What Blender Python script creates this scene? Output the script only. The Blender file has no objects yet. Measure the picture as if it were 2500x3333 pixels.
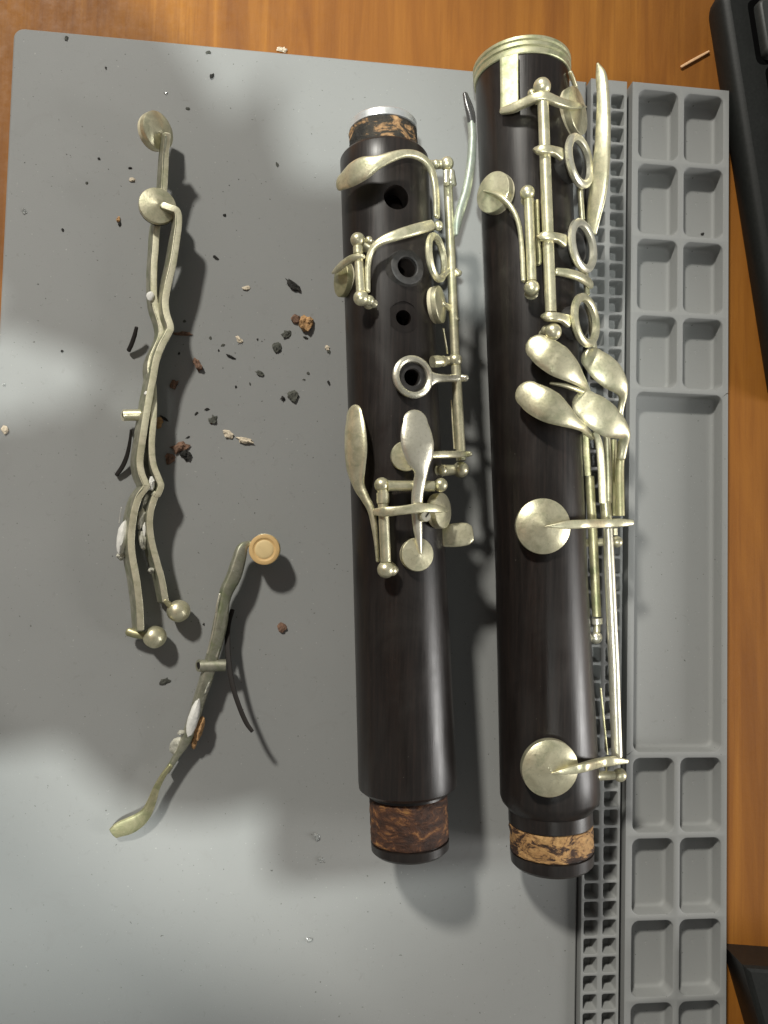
import bpy, math, random
from mathutils import Vector, Matrix, noise

# ------------------------------------------------------------------ scene, camera, light
sc = bpy.context.scene
COL = sc.collection
MM = 0.001
W, H, F, HC = 2500.0, 3333.0, 2450.0, 240.0           # photo size, focal length in photo pixels, lens height (mm)
M = Matrix(((0.99370759, -0.02891972, -0.10820757), (0.02405859, 0.99865337, -0.04596326), (0.1093911, 0.04307072, 0.9930652)))
cam = bpy.data.cameras.new('camera')
cam.sensor_fit = 'VERTICAL'
cam.sensor_height = 24.0
cam.lens = 24.0 * F / H
cam.clip_start = 0.01
cam.clip_end = 50
camo = bpy.data.objects.new('camera', cam)
camo.matrix_world = Matrix.Translation((0, 0, HC * MM)) @ M.to_4x4()
COL.objects.link(camo)
sc.camera = camo

world = bpy.data.worlds.new('World')
sc.world = world
world.use_nodes = True
world.node_tree.nodes['Background'].inputs['Color'].default_value = (1.0, 1.0, 0.965, 1)
world.node_tree.nodes['Background'].inputs['Strength'].default_value = 0.185


def lamp(name, loc, target, power, size, colour, size_y=None):
    l = bpy.data.lights.new(name, 'AREA')
    l.energy = power
    l.color = colour
    l.size = size
    l.shape = 'DISK'
    if size_y:
        l.shape = 'RECTANGLE'
        l.size_y = size_y
    o = bpy.data.objects.new(name, l)
    o.location = loc
    o.rotation_euler = (Vector(target) - Vector(loc)).to_track_quat('-Z', 'Y').to_euler()
    COL.objects.link(o)
    return o


# ceiling lamp beyond the top of the picture (crisp shadows to the lower right), lamp overhead, lit screen to the right
lamp('ceiling_lamp', (-0.92, 1.62, 1.55), (0, 0, 0), 54, 0.20, (1.0, 0.97, 0.89))
spot = bpy.data.lights.new('overhead_spot', 'SPOT')
spot.energy = 128
spot.color = (0.95, 1.0, 0.96)
spot.shadow_soft_size = 0.045
spot.spot_size = math.radians(12.9)
spot.spot_blend = 0.3
so = bpy.data.objects.new('overhead_spot', spot)
so.location = (-0.35, -0.36, 1.75)
so.rotation_euler = (Vector((-0.088, 0.036, 0)) - so.location).to_track_quat('-Z', 'Y').to_euler()
COL.objects.link(so)
lamp('monitor_light', (1.02, -0.22, 0.34), (0.05, -0.03, 0.02), 6.5, 0.30, (1.0, 0.98, 0.95), 0.36)

vs = sc.view_settings
vs.view_transform = 'Standard'
vs.look = 'None'
vs.exposure = -0.04
vs.gamma = 1.0
vs.use_curve_mapping = False
sc.cycles.use_denoising = True
sc.cycles.max_bounces = 8

# ------------------------------------------------------------------ pixels to places
CAM = Vector((0, 0, HC))


def ray(u, v):
    return (M @ Vector((u - W / 2, -(v - H / 2), -F))).normalized()


def PZ(u, v, z):
    d = ray(u, v)
    return CAM + d * ((z - HC) / d.z)


# crops of the photograph the positions were read from: x0, y0, scale
ZM = {'A': (1000, 280, .36166), 'B': (1000, 1080, .3706), 'C': (1500, 50, .36166), 'D': (1550, 800, .36166),
      'E': (1550, 1550, .36166), 'F': (1550, 2300, .36166), 'G': (500, 850, .36166), 'H': (0, 0, .7535),
      'I': (0, 900, .678), 'J': (580, 1700, .31646), 'K': (340, 340, .36166), 'L': (340, 1050, .2712),
      'M': (340, 1550, .2712), 'N': (300, 2200, .28933), 'O': (0, 2400, 1.1453), 'P': (1850, 1350, .1808),
      'Q': (1050, 1850, .4521), 'R': (1850, 0, .3918), 'S': (1900, 700, .36166), 'n': (0, 0, 1.0)}


def px(zm, u, v):
    a = ZM[zm]
    return a[0] + u * a[2], a[1] + v * a[2]


class Joint:
    def __init__(s, p0, p1, prof):
        s.p0 = Vector(p0)
        s.ax = (Vector(p1) - Vector(p0)).normalized()      # from the top end to the bottom end
        s.up = (Vector((0, 0, 1)) - s.ax * s.ax.z).normalized()
        s.right = s.ax.cross(s.up) * -1
        if s.right.x < 0:
            s.right = -s.right
        s.prof = prof

    def t(s, p):
        return (p - s.p0).dot(s.ax)

    def R(s, t):
        pr = s.prof
        if t <= pr[0][0]:
            return pr[0][1]
        for (a, ra), (b, rb) in zip(pr, pr[1:]):
            if t <= b:
                return ra + (rb - ra) * (t - a) / (b - a)
        return pr[-1][1]

    def at(s, t, deg, r):
        a = math.radians(deg)
        return s.p0 + s.ax * t + (s.up * math.cos(a) + s.right * math.sin(a)) * r

    def n(s, deg):
        a = math.radians(deg)
        return s.up * math.cos(a) + s.right * math.sin(a)

    def rad(s, p):
        q = p - s.p0
        q = q - s.ax * q.dot(s.ax)
        return q.normalized()

    def hit(s, u, v, dr):
        d = ray(u, v)
        w = CAM - s.p0
        dp = d - s.ax * d.dot(s.ax)
        wp = w - s.ax * w.dot(s.ax)
        tc = -wp.dot(dp) / dp.dot(dp)
        r = s.R(s.t(CAM + d * tc)) + dr
        c = (wp + dp * tc).length
        if c >= r:
            return CAM + d * tc
        return CAM + d * (tc - math.sqrt((r * r - c * c) / dp.dot(dp)))


LIFT = 4.0      # the upper joint rests on the keys at its back
kf = (HC - LIFT) / HC
UP = Joint((22.29 * kf, 115.6 * kf, 13.6 * kf + LIFT), (33.48 * kf, -68.2 * kf, 14.75 * kf + LIFT), [(t_ * kf, r_ * kf) for t_, r_ in ((0, 13.6), (117, 13.98), (160, 14.41), (190, 14.75))])
LO = Joint((65.26, 144.0, 14.6), (77.16, -75.8, 15.1), [(0, 14.5), (60, 14.0), (150, 13.8), (181, 14.3), (210, 14.75), (225, 15.0)])


def Pj(j, zm, u, v, dr=None, z=None):
    a, b = px(zm, u, v)
    return PZ(a, b, z) if z is not None else j.hit(a, b, dr)


def wpx(zm, w, z=29.0):
    return w * ZM[zm][2] * (HC - z) / F


# ------------------------------------------------------------------ mesh helpers
ROOT = {}


def link(name, verts, faces, mat, parent=None, sharp=35, label=None, smooth=True):
    me = bpy.data.meshes.new(name)
    base = Vector((0, 0, 0))
    if parent is not None:
        base = ROOT[parent.name]
    me.from_pydata([(Vector(v) - base) * MM for v in verts], [], faces)
    me.validate()
    if smooth:
        me.shade_smooth()
        me.set_sharp_from_angle(angle=math.radians(sharp))
    me.materials.append(mat)
    o = bpy.data.objects.new(name, me)
    COL.objects.link(o)
    if parent is not None:
        o.parent = parent
        ROOT[o.name] = base
    else:
        ROOT[o.name] = base
    if label:
        o['label'] = label
    return o


def thing(name, label, cat, loc, group=None):
    o = bpy.data.objects.new(name, None)
    o.empty_display_size = 0.01
    COL.objects.link(o)
    o.location = Vector(loc) * MM
    ROOT[o.name] = Vector(loc)
    o['label'] = label
    o['category'] = cat
    if group:
        o['group'] = group
    return o


def join(*ms):
    V, Fc = [], []
    for v, f in ms:
        k = len(V)
        V += list(v)
        Fc += [tuple(i + k for i in q) for q in f]
    return V, Fc


def catmull(vals, n):
    out = []
    m = len(vals)
    for i in range(m - 1):
        p1, p2 = vals[i], vals[i + 1]
        p0 = vals[i - 1] if i else p1 + (p1 - p2)
        p3 = vals[i + 2] if i + 2 < m else p2 + (p2 - p1)
        for k in range(n):
            t = k / n
            out.append(0.5 * ((2 * p1) + (p2 - p0) * t + (2 * p0 - 5 * p1 + 4 * p2 - p3) * t * t + (3 * p1 - p0 - 3 * p2 + p3) * t ** 3))
    out.append(vals[-1])
    return out


def sweep(pts, w, t, nrm, e=1.0, seg=16, sub=6, rnd=True, dome=0.0, jit=0.0, tip=None):
    """A bar swept along pts: w widths, t thicknesses, nrm thickness directions, e squareness (1 round, .4 boxy)."""
    m = len(pts)
    if not isinstance(w, (list, tuple)):
        w = [w] * m
    if not isinstance(t, (list, tuple)):
        t = [t] * m
    if isinstance(nrm, Vector):
        nrm = [nrm] * m
    if sub > 1:
        P = catmull([Vector(p) for p in pts], sub)
        Wd = [max(.05, x) for x in catmull(list(map(float, w)), sub)]
        T = [max(.05, x) for x in catmull(list(map(float, t)), sub)]
        N = [x.normalized() for x in catmull([Vector(x) for x in nrm], sub)]
    else:
        P, Wd, T, N = [Vector(p) for p in pts], list(w), list(t), list(nrm)
    n = len(P)
    rings = []

    def ring(p, tg, nn, ww, tt):
        side = tg.cross(nn)
        if side.length < 1e-6:
            side = tg.orthogonal()
        side.normalize()
        up = side.cross(tg).normalized()
        r = []
        for k in range(seg):
            a = 2 * math.pi * k / seg
            c, s_ = math.cos(a), math.sin(a)
            x = math.copysign(abs(c) ** e, c) * ww / 2
            z = math.copysign(abs(s_) ** e, s_) * tt / 2
            z += dome * ww * (1 - (2 * x / ww) ** 2)
            q = p + side * x + up * z
            if jit:
                q += noise.noise_vector(q * 0.35) * jit
            r.append(q)
        return r
    for i in range(n):
        tg = (P[min(i + 1, n - 1)] - P[max(i - 1, 0)]).normalized()
        if rnd and i == 0:
            d = min(Wd[0], T[0]) / 2 if tip is None else tip * Wd[0]
            for q in (.999, .96, .86, .7, .5, .25):
                rings.append(ring(P[0] - tg * d * q, tg, N[0], Wd[0] * math.sqrt(1 - q * q), T[0] * (1 - q * q) ** .35))
        rings.append(ring(P[i], tg, N[i], Wd[i], T[i]))
        if rnd and i == n - 1:
            d = min(Wd[i], T[i]) / 2
            for q in (.25, .5, .7, .86, .96, .999):
                rings.append(ring(P[i] + tg * d * q, tg, N[i], Wd[i] * math.sqrt(1 - q * q), T[i] * (1 - q * q) ** .35))
    V, Fc = [], []
    for r in rings:
        V += r
    L = len(rings)
    for i in range(L - 1):
        for k in range(seg):
            k2 = (k + 1) % seg
            Fc.append((i * seg + k, i * seg + k2, (i + 1) * seg + k2, (i + 1) * seg + k))
    Fc.append(tuple(range(seg - 1, -1, -1)))
    Fc.append(tuple((L - 1) * seg + k for k in range(seg)))
    return V, Fc


def tube(pts, r, seg=16, sub=4, rnd=False):
    rr = [2 * x for x in r] if isinstance(r, (list, tuple)) else 2 * r
    d = (Vector(pts[-1]) - Vector(pts[0])).normalized()
    return sweep(pts, rr, rr, d.orthogonal().normalized(), 1.0, seg, sub, rnd)


def frame(n, hint=None):
    n = n.normalized()
    x = (hint - n * hint.dot(n)).normalized() if hint is not None else n.orthogonal().normalized()
    return x, n.cross(x), n


def lathe(prof, c, n, seg=48, hint=None, closed=False, sx=1.0, cap=True):
    """Revolve (r, height) pairs round direction n at c."""
    X, Y, N = frame(n, hint)
    V, Fc = [], []
    for r, hh in prof:
        for k in range(seg):
            a = 2 * math.pi * k / seg
            V.append(c + X * (r * sx * math.cos(a)) + Y * (r * math.sin(a)) + N * hh)
    L = len(prof)
    for i in range(L if closed else L - 1):
        for k in range(seg):
            k2 = (k + 1) % seg
            i2 = (i + 1) % L
            Fc.append((i * seg + k, i * seg + k2, i2 * seg + k2, i2 * seg + k))
    if not closed and cap:
        if prof[0][0] > 1e-4:
            Fc.append(tuple(range(seg - 1, -1, -1)))
        if prof[-1][0] > 1e-4:
            Fc.append(tuple((L - 1) * seg + k for k in range(seg)))
    return V, Fc


def ball(c, r, n=None, seg=24):
    n = n or Vector((0, 0, 1))
    prof = [(r * math.sin(math.pi * k / 14), -r * math.cos(math.pi * k / 14)) for k in range(15)]
    prof[0] = (0.001, -r)
    prof[-1] = (0.001, r)
    return lathe(prof, c, n, seg)


def ringm(c, n, ro, ri, th):
    b = th * .28
    prof = [(ri, -th / 2 + b), (ri + b, -th / 2), (ro - b, -th / 2), (ro, -th / 2 + b), (ro, th / 2 - b), (ro - b, th / 2), (ri + b * 1.5, th / 2 + .12), (ri + .1, th / 2 - b * .6)]
    return lathe(prof, c, n, 56, closed=True)


def box(c, ex, ey, ez, X, Y, Z):
    V = [c + X * (sx * ex / 2) + Y * (sy * ey / 2) + Z * (sz * ez / 2) for sx in (-1, 1) for sy in (-1, 1) for sz in (-1, 1)]
    Fc = [(0, 1, 3, 2), (4, 6, 7, 5), (0, 4, 5, 1), (2, 3, 7, 6), (0, 2, 6, 4), (1, 5, 7, 3)]
    return V, Fc


# ------------------------------------------------------------------ materials
def newmat(name):
    m = bpy.data.materials.new(name)
    m.use_nodes = True
    nt = m.node_tree
    b = nt.nodes['Principled BSDF']
    return m, nt, b


def nd(nt, typ, **kw):
    n = nt.nodes.new(typ)
    for k, v in kw.items():
        if k in n.inputs:
            n.inputs[k].default_value = v
        else:
            setattr(n, k, v)
    return n


def coords(nt, scale=(1, 1, 1), rot=(0, 0, 0), kind='Object'):
    tc = nd(nt, 'ShaderNodeTexCoord')
    mp = nd(nt, 'ShaderNodeMapping')
    mp.inputs['Scale'].default_value = scale
    mp.inputs['Rotation'].default_value = rot
    nt.links.new(tc.outputs[kind], mp.inputs['Vector'])
    return mp.outputs['Vector']


def noisen(nt, vec, scale, detail=4, rough=.55, dist=0.0):
    n = nd(nt, 'ShaderNodeTexNoise', Scale=scale, Detail=detail, Roughness=rough, Distortion=dist)
    nt.links.new(vec, n.inputs['Vector'])
    return n.outputs['Fac']


def ramp(nt, fac, stops):
    r = nd(nt, 'ShaderNodeValToRGB')
    el = r.color_ramp.elements
    while len(el) < len(stops):
        el.new(.5)
    for e_, (p, c) in zip(el, stops):
        e_.position = p
        e_.color = (*c, 1) if len(c) == 3 else c
    nt.links.new(fac, r.inputs['Fac'])
    return r.outputs['Color']


def mixc(nt, fac, a, b, blend='MIX'):
    m = nd(nt, 'ShaderNodeMix', data_type='RGBA', blend_type=blend)
    for sock, v in ((m.inputs[0], fac), (m.inputs[6], a), (m.inputs[7], b)):
        if hasattr(v, 'is_linked'):
            nt.links.new(v, sock)
        elif isinstance(v, (int, float)):
            sock.default_value = v
        else:
            sock.default_value = (*v, 1)
    return m.outputs[2]


def grey(v):
    return (v, v, v)


def bump(nt, b, hgt, strength, dist):
    n = nd(nt, 'ShaderNodeBump', Strength=strength, Distance=dist)
    nt.links.new(hgt, n.inputs['Height'])
    nt.links.new(n.outputs['Normal'], b.inputs['Normal'])


def metal(name, base, dark, green, amount, rough, mott=.5):
    m, nt, b = newmat(name)
    v = coords(nt)
    big = noisen(nt, v, 260, 5, .6, .6)
    fine = noisen(nt, v, 1500, 4, .65)
    c = mixc(nt, ramp(nt, big, [(.30, grey(mott * .6)), (.62, grey(0))]), base, dark)
    c = mixc(nt, ramp(nt, noisen(nt, v, 170, 6, .62, 1.2), [(.56 - amount * .12, grey(0)), (.72, grey(min(1, amount)))]), c, green)
    c = mixc(nt, ramp(nt, fine, [(.60, grey(0)), (.74, grey(.55))]), c, dark)
    nt.links.new(c, b.inputs['Base Color'])
    b.inputs['Metallic'].default_value = .74
    r = ramp(nt, mixc(nt, .5, big, fine), [(.3, grey(rough + .14)), (.7, grey(rough - .06))])
    nt.links.new(r, b.inputs['Roughness'])
    bump(nt, b, fine, .10, .0004)
    return m


NICKEL = metal('nickel_silver', (.88, .83, .59), (.36, .33, .20), (.38, .41, .25), .7, .33, .9)
NICKEL_CLEAN = metal('worn_bright_nickel', (.84, .81, .67), (.42, .40, .28), (.44, .45, .31), .4, .30, .6)
NICKEL_GREEN = metal('tarnished_nickel', (.58, .54, .33), (.26, .24, .12), (.27, .30, .15), .9, .42, .9)
BRASSY = metal('pale_green_stained_nickel', (.66, .645, .44), (.34, .32, .18), (.33, .37, .20), 1.0, .46, .9)
VERDI = metal('verdigris_nickel', (.62, .66, .58), (.22, .24, .20), (.46, .55, .47), 1.0, .5, 1.0)
GUN = metal('darkened_tip', (.17, .17, .17), (.07, .07, .07), (.12, .12, .12), .3, .25, .4)
ALU = metal('grey_tenon_ring', (.80, .82, .82), (.5, .52, .5), (.2, .22, .18), .12, .34, .3)
LOOSE_SIDE = metal('dull_old_lever', (.50, .485, .38), (.15, .15, .11), (.27, .30, .18), 1.0, .46, 1.1)
EDGE = metal('worn_lever_edge', (.84, .80, .60), (.36, .34, .21), (.42, .43, .25), .7, .42, .8)
STEEL_AND_SHADE, nt, b = newmat('blued_steel_and_hole_shade')  # springs, and the black painted into bores, eye and slot
b.inputs['Base Color'].default_value = (.018, .015, .013, 1)
b.inputs['Roughness'].default_value = .55
b.inputs['Metallic'].default_value = .3


def wood_dark(name, brown):
    m, nt, b = newmat(name)
    v = coords(nt, (1, .045, 1), (0, 0, math.radians(-3.3)))
    g = noisen(nt, v, 900, 6, .65, .3)
    c = ramp(nt, g, [(.30, (.0085, .0068, .0062)), (.55, (.015, .0115, .010)), (.80, brown)])
    sp = noisen(nt, coords(nt), 1400, 2, .5)
    c = mixc(nt, ramp(nt, sp, [(.76, grey(0)), (.80, grey(.6))]), c, (.16, .15, .13))
    dust = noisen(nt, coords(nt), 45, 5, .6, 1)
    c = mixc(nt, ramp(nt, dust, [(.45, grey(0)), (.8, grey(.22))]), c, (.055, .05, .045))
    nt.links.new(c, b.inputs['Base Color'])
    nt.links.new(ramp(nt, mixc(nt, .5, g, dust), [(.3, grey(.27)), (.7, grey(.44))]), b.inputs['Roughness'])
    b.inputs['IOR'].default_value = 1.5
    bump(nt, b, g, .12, .0003)
    return m


WOOD = wood_dark('grenadilla_wood', (.028, .018, .0145))
RIMWOOD, nt, b = newmat('tone_hole_wood')
nt.links.new(ramp(nt, noisen(nt, coords(nt), 700), [(.3, (.018, .017, .016)), (.7, (.04, .037, .035))]), b.inputs['Base Color'])
b.inputs['Roughness'].default_value = .55


def cork(name, stops, thr, scale=150):
    """Worn cork: dark compressed cork, pale crumbled cork and black greasy patches."""
    m, nt, b = newmat(name)
    v = coords(nt, (1, 1.8, 1))
    a = noisen(nt, v, scale, 7, .68, 1.2)
    f = noisen(nt, coords(nt), 900, 4, .6)
    c = ramp(nt, a, [(thr - .16, stops[0]), (thr - .03, stops[1]), (thr + .02, stops[2]), (thr + .16, stops[3])])
    c = mixc(nt, ramp(nt, f, [(.5, grey(0)), (.7, grey(.55))]), c, stops[0])
    nt.links.new(c, b.inputs['Base Color'])
    b.inputs['Roughness'].default_value = .72
    bump(nt, b, mixc(nt, .4, a, f), .8, .0012)
    return m


CORK_TOP = cork('greasy_top_cork', [(.012, .011, .009), (.035, .028, .018), (.30, .17, .075), (.58, .36, .17)], .56, 130)
CORK_UP = cork('worn_red_brown_cork', [(.030, .013, .008), (.085, .034, .016), (.20, .085, .030), (.52, .27, .08)], .55, 140)
CORK_LO = cork('flaking_tan_cork', [(.022, .012, .008), (.055, .026, .015), (.40, .22, .085), (.58, .35, .14)], .50, 150)

MATG, nt, b = newmat('grey_silicone')
v = coords(nt)
c = ramp(nt, noisen(nt, v, 9, 5, .6, .5), [(.3, (.258, .263, .256)), (.7, (.288, .292, .284))])
c = mixc(nt, ramp(nt, noisen(nt, v, 1800, 3, .6), [(.62, grey(0)), (.78, grey(.35))]), c, (.33, .33, .32))
c = mixc(nt, ramp(nt, noisen(nt, v, 55, 6, .65, 1.5), [(.6, grey(0)), (.85, grey(.25))]), c, (.20, .19, .175))
nt.links.new(c, b.inputs['Base Color'])
b.inputs['Roughness'].default_value = .62
b.inputs['Specular IOR Level'].default_value = .35
c2 = mixc(nt, ramp(nt, noisen(nt, v, 420, 6, .7, .8), [(.60, grey(0)), (.72, grey(.30))]), c, (.165, .16, .15))
c2 = mixc(nt, ramp(nt, noisen(nt, v, 1150, 2, .5), [(.735, grey(0)), (.76, grey(.7))]), c2, (.42, .42, .40))
c2 = mixc(nt, ramp(nt, noisen(nt, coords(nt, (1, 1, 1), (.3, .2, .5)), 950, 2, .5), [(.74, grey(0)), (.765, grey(.8))]), c2, (.07, .068, .06))
nt.links.new(c2, b.inputs['Base Color'])
bump(nt, b, noisen(nt, v, 2600, 3, .6), .12, .0003)

DESK, nt, b = newmat('varnished_orange_wood')
v = coords(nt, (1, .07, 1), (0, 0, math.radians(3)))
g = noisen(nt, v, 130, 6, .6, .8)
c = ramp(nt, g, [(.28, (.20, .070, .008)), (.5, (.30, .115, .014)), (.72, (.40, .165, .022))])
c = mixc(nt, ramp(nt, noisen(nt, coords(nt, (1, .03, 1)), 900, 4, .6), [(.5, grey(0)), (.75, grey(.35))]), c, (.15, .050, .008))
c = mixc(nt, ramp(nt, noisen(nt, v, 16, 4, .6, .6), [(.35, grey(.5)), (.65, grey(0))]), c, (.22, .070, .009))
nt.links.new(c, b.inputs['Base Color'])
nt.links.new(ramp(nt, noisen(nt, coords(nt), 300, 5, .7), [(.35, grey(.54)), (.7, grey(.70))]), b.inputs['Roughness'])
b.inputs['Specular IOR Level'].default_value = .3
bump(nt, b, noisen(nt, coords(nt), 700, 5, .65), .15, .0004)


def plain(name, c, rough, scale=600, var=.25, bmp=.2, spec=.5):
    m, nt, b = newmat(name)
    n = noisen(nt, coords(nt), scale, 5, .6, .5)
    nt.links.new(ramp(nt, n, [(.3, tuple(x * (1 - var) for x in c)), (.7, tuple(min(1, x * (1 + var)) for x in c))]), b.inputs['Base Color'])
    b.inputs['Roughness'].default_value = rough
    b.inputs['Specular IOR Level'].default_value = spec
    bump(nt, b, n, bmp, .0006)
    return m


BLACK = plain('black_keyboard_plastic', (.015, .016, .015), .5, 900, .2, .06, .22)
KEYTOP = plain('black_key_plastic', (.034, .036, .034), .5, 900, .2, .06, .4)
GAP_SHADE = plain('painted_gap_shade', (.002, .002, .002), .9, 900, .1, .02, .05)  # near-black that paints the shade between the keys
PADSKIN = plain('cream_pad_skin', (.66, .60, .42), .6, 300, .12, .1)
PADTAN = plain('tan_pad_skin', (.68, .45, .19), .62, 200, .10, .15)
PADPALE = plain('pale_pad_centre', (.74, .56, .28), .62, 200, .10, .15)
PADEDGE_SHADE = plain('dark_pad_edge_and_shade', (.03, .029, .025), .6, 300)  # dark pad edge, also the painted shadow ring under the big cups
GLUE = plain('white_dried_glue', (.78, .77, .72), .5, 350, .1, .5)
GLUED = plain('dirty_glue', (.46, .45, .38), .6, 420, .6, .8)
TAN = plain('tan_cork_crumb', (.50, .29, .13), .85, 900, .45, 1.0)
PALE = plain('pale_chip', (.72, .62, .47), .8, 900, .3, .8)
DARKC = plain('black_flake', (.018, .017, .014), .8, 900, .5, 1.0)
GREYC = plain('grey_green_flake', (.085, .087, .072), .85, 700, .6, 1.0)
BROWN = plain('brown_cork_flake', (.20, .115, .075), .85, 700, .6, 1.0)
SPLINT = plain('pale_splinter_wood', (.85, .52, .28), .6, 900, .2)
CLEAR, nt, b = newmat('clear_grain')
b.inputs['Base Color'].default_value = (.9, .92, .9, 1)
b.inputs['Transmission Weight'].default_value = .8
b.inputs['Roughness'].default_value = .12

# ------------------------------------------------------------------ desk and mat
ZD = -5.0       # desk top below the work surface
desk = link('desk', [(-300, -560, ZD), (620, -560, ZD), (620, 420, ZD), (-300, 420, ZD), (-300, -560, ZD - 25), (620, -560, ZD - 25), (620, 420, ZD - 25), (-300, 420, ZD - 25)],
            [(0, 1, 2, 3), (7, 6, 5, 4), (0, 4, 5, 1), (1, 5, 6, 2), (2, 6, 7, 3), (3, 7, 4, 0)], DESK, smooth=False)
desk['kind'] = 'structure'
desk['label'] = 'varnished orange-brown wooden desk top with vertical grain'

XL, XG0, XG1, XT0, XT1 = -94.0, 92.6, 105.2, 107.2, 141.8
YT, YB = 159.5, -194.0
ZT = 2.0
mat_ = thing('silicone_mat', 'grey silicone repair mat with screw grid and parts trays, lying on the wooden desk', 'mat', (20, 0, ZD))
cr = [(XL + 3.2 * (1 - math.sin(a * math.pi / 12)), YT - 3.2 * (1 - math.cos(a * math.pi / 12))) for a in range(7)]
out = [(XL, YB), (XG0 - .7, YB), (XG0 - .7, YT)] + cr


def prism(poly, z0, z1, bev=.5):
    n = len(poly)
    cx = sum(p[0] for p in poly) / n
    cy = sum(p[1] for p in poly) / n

    def inset(p):
        return (p[0] + (bev if p[0] < cx else -bev), p[1] + (bev if p[1] < cy else -bev))
    V = [(x, y, z0) for x, y in poly] + [(x, y, z1 - bev) for x, y in poly] + [(*inset(p), z1) for p in poly]
    Fc = [tuple(range(n - 1, -1, -1)), tuple(2 * n + k for k in range(n))]
    for L in (0, 1):
        for k in range(n):
            k2 = (k + 1) % n
            Fc.append((L * n + k, L * n + k2, (L + 1) * n + k2, (L + 1) * n + k))
    return V, Fc


link('work_surface', *prism(out, ZD + .02, 0), MATG, mat_, 20)
link('backing_sheet', *prism([(XG0 - .6, YB), (XT1 - .4, YB), (XT1 - .4, YT - .4), (XG0 - .6, YT - .4)], ZD + .03, ZD + 1.0, .1), MATG, mat_, 20)


def rrect(hx, hy, r, q=5):
    pts = []
    for cx, cy, a0 in ((hx - r, hy - r, 0), (-hx + r, hy - r, 90), (-hx + r, -hy + r, 180), (hx - r, -hy + r, 270)):
        for k in range(q + 1):
            a = math.radians(a0 + 90 * k / q)
            pts.append((cx + r * math.cos(a), cy + r * math.sin(a)))
    return pts


def tile_mesh(name, tx, ty, hx, hy, r, depth, foot, ox=0.0, oy=0.0, q=5):
    """One basin with its share of rim: rim rectangle tx by ty (half sizes), opening hx by hy."""
    layers = []
    inner = rrect(hx, hy, r, q)
    outer = []
    for x, y in inner:
        dx, dy = x / hx, y / hy
        s = max(abs(dx), abs(dy))
        outer.append((dx / s * tx + 0, dy / s * ty))
    # put exact corners on the rim rectangle
    n = len(inner)
    for cx, cy in ((1, 1), (-1, 1), (-1, -1), (1, -1)):
        k = min(range(n), key=lambda i: (inner[i][0] - cx * hx) ** 2 + (inner[i][1] - cy * hy) ** 2)
        outer[k] = (cx * tx, cy * ty)
    outer = [(x + ox, y + oy) for x, y in outer]
    b = min(.3, r * .3)
    layers.append([(x, y, 0) for x, y in outer])
    layers.append([(x, y, 0) for x, y in rrect(hx + b, hy + b, r + b, q)])
    layers.append([(x, y, -b * .35) for x, y in rrect(hx + b * .35, hy + b * .35, r + b * .3, q)])
    layers.append([(x, y, -b) for x, y in inner])
    layers.append([(x, y, -depth + foot) for x, y in rrect(hx - .12, hy - .12, r, q)])
    for a in (30, 60, 90):
        s = foot * (1 - math.cos(math.radians(a))) + .12
        layers.append([(x, y, -depth + foot * (1 - math.sin(math.radians(a)))) for x, y in rrect(hx - s, hy - s, max(.1, r - s * .5), q)])
    V = [p for L in layers for p in L]
    Fc = []
    for i in range(len(layers) - 1):
        for k in range(n):
            k2 = (k + 1) % n
            Fc.append((i * n + k, i * n + k2, (i + 1) * n + k2, (i + 1) * n + k))
    Fc.append(tuple((len(layers) - 1) * n + k for k in range(n)))
    me = bpy.data.meshes.new(name)
    me.from_pydata([(x * MM, y * MM, z * MM) for x, y, z in V], [], Fc)
    me.shade_smooth()
    me.set_sharp_from_angle(angle=math.radians(50))
    me.materials.append(MATG)
    return me


def place(name, me, x, y, z, parent):
    o = bpy.data.objects.new(name, me)
    COL.objects.link(o)
    o.parent = parent
    o.location = (Vector((x, y, z)) - ROOT[parent.name]) * MM
    return o


def skirt(x0, x1, y0, y1, z0, z1):
    V = [(x0, y0, z0), (x1, y0, z0), (x1, y1, z0), (x0, y1, z0), (x0, y0, z1), (x1, y0, z1), (x1, y1, z1), (x0, y1, z1)]
    return V, [(0, 1, 5, 4), (1, 2, 6, 5), (2, 3, 7, 6), (3, 0, 4, 7), (3, 2, 1, 0)]


# screw grid: two columns of small square cells
PY = 5.8
cm = tile_mesh('cell', (XG1 - XG0) / 4, PY / 2, 2.28, 2.42, .72, 5.7, .25, q=4)
yc = PZ(1950, 2960, ZT).y
k0 = math.floor((YT - .2 - PY / 2 - yc) / PY)
ytop = yc + k0 * PY + PY / 2
grid = link('screw_grid', *skirt(XG0, XG1, YB + 1, ytop, ZD + 1.05, ZT), MATG, mat_, smooth=False)
yc = yc + k0 * PY
nrow = 0
while yc - PY / 2 > YB + 1:
    for cx in (XG0 + (XG1 - XG0) / 4, XG0 + 3 * (XG1 - XG0) / 4):
        place('cell', cm, cx, yc, ZT, grid)
    yc -= PY
link('grid_end_bar', *prism([(XG0, ytop), (XG1, ytop), (XG1, YT - .2), (XG0, YT - .2)], ZD + 1.06, ZT, .02), MATG, mat_, 20)

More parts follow.
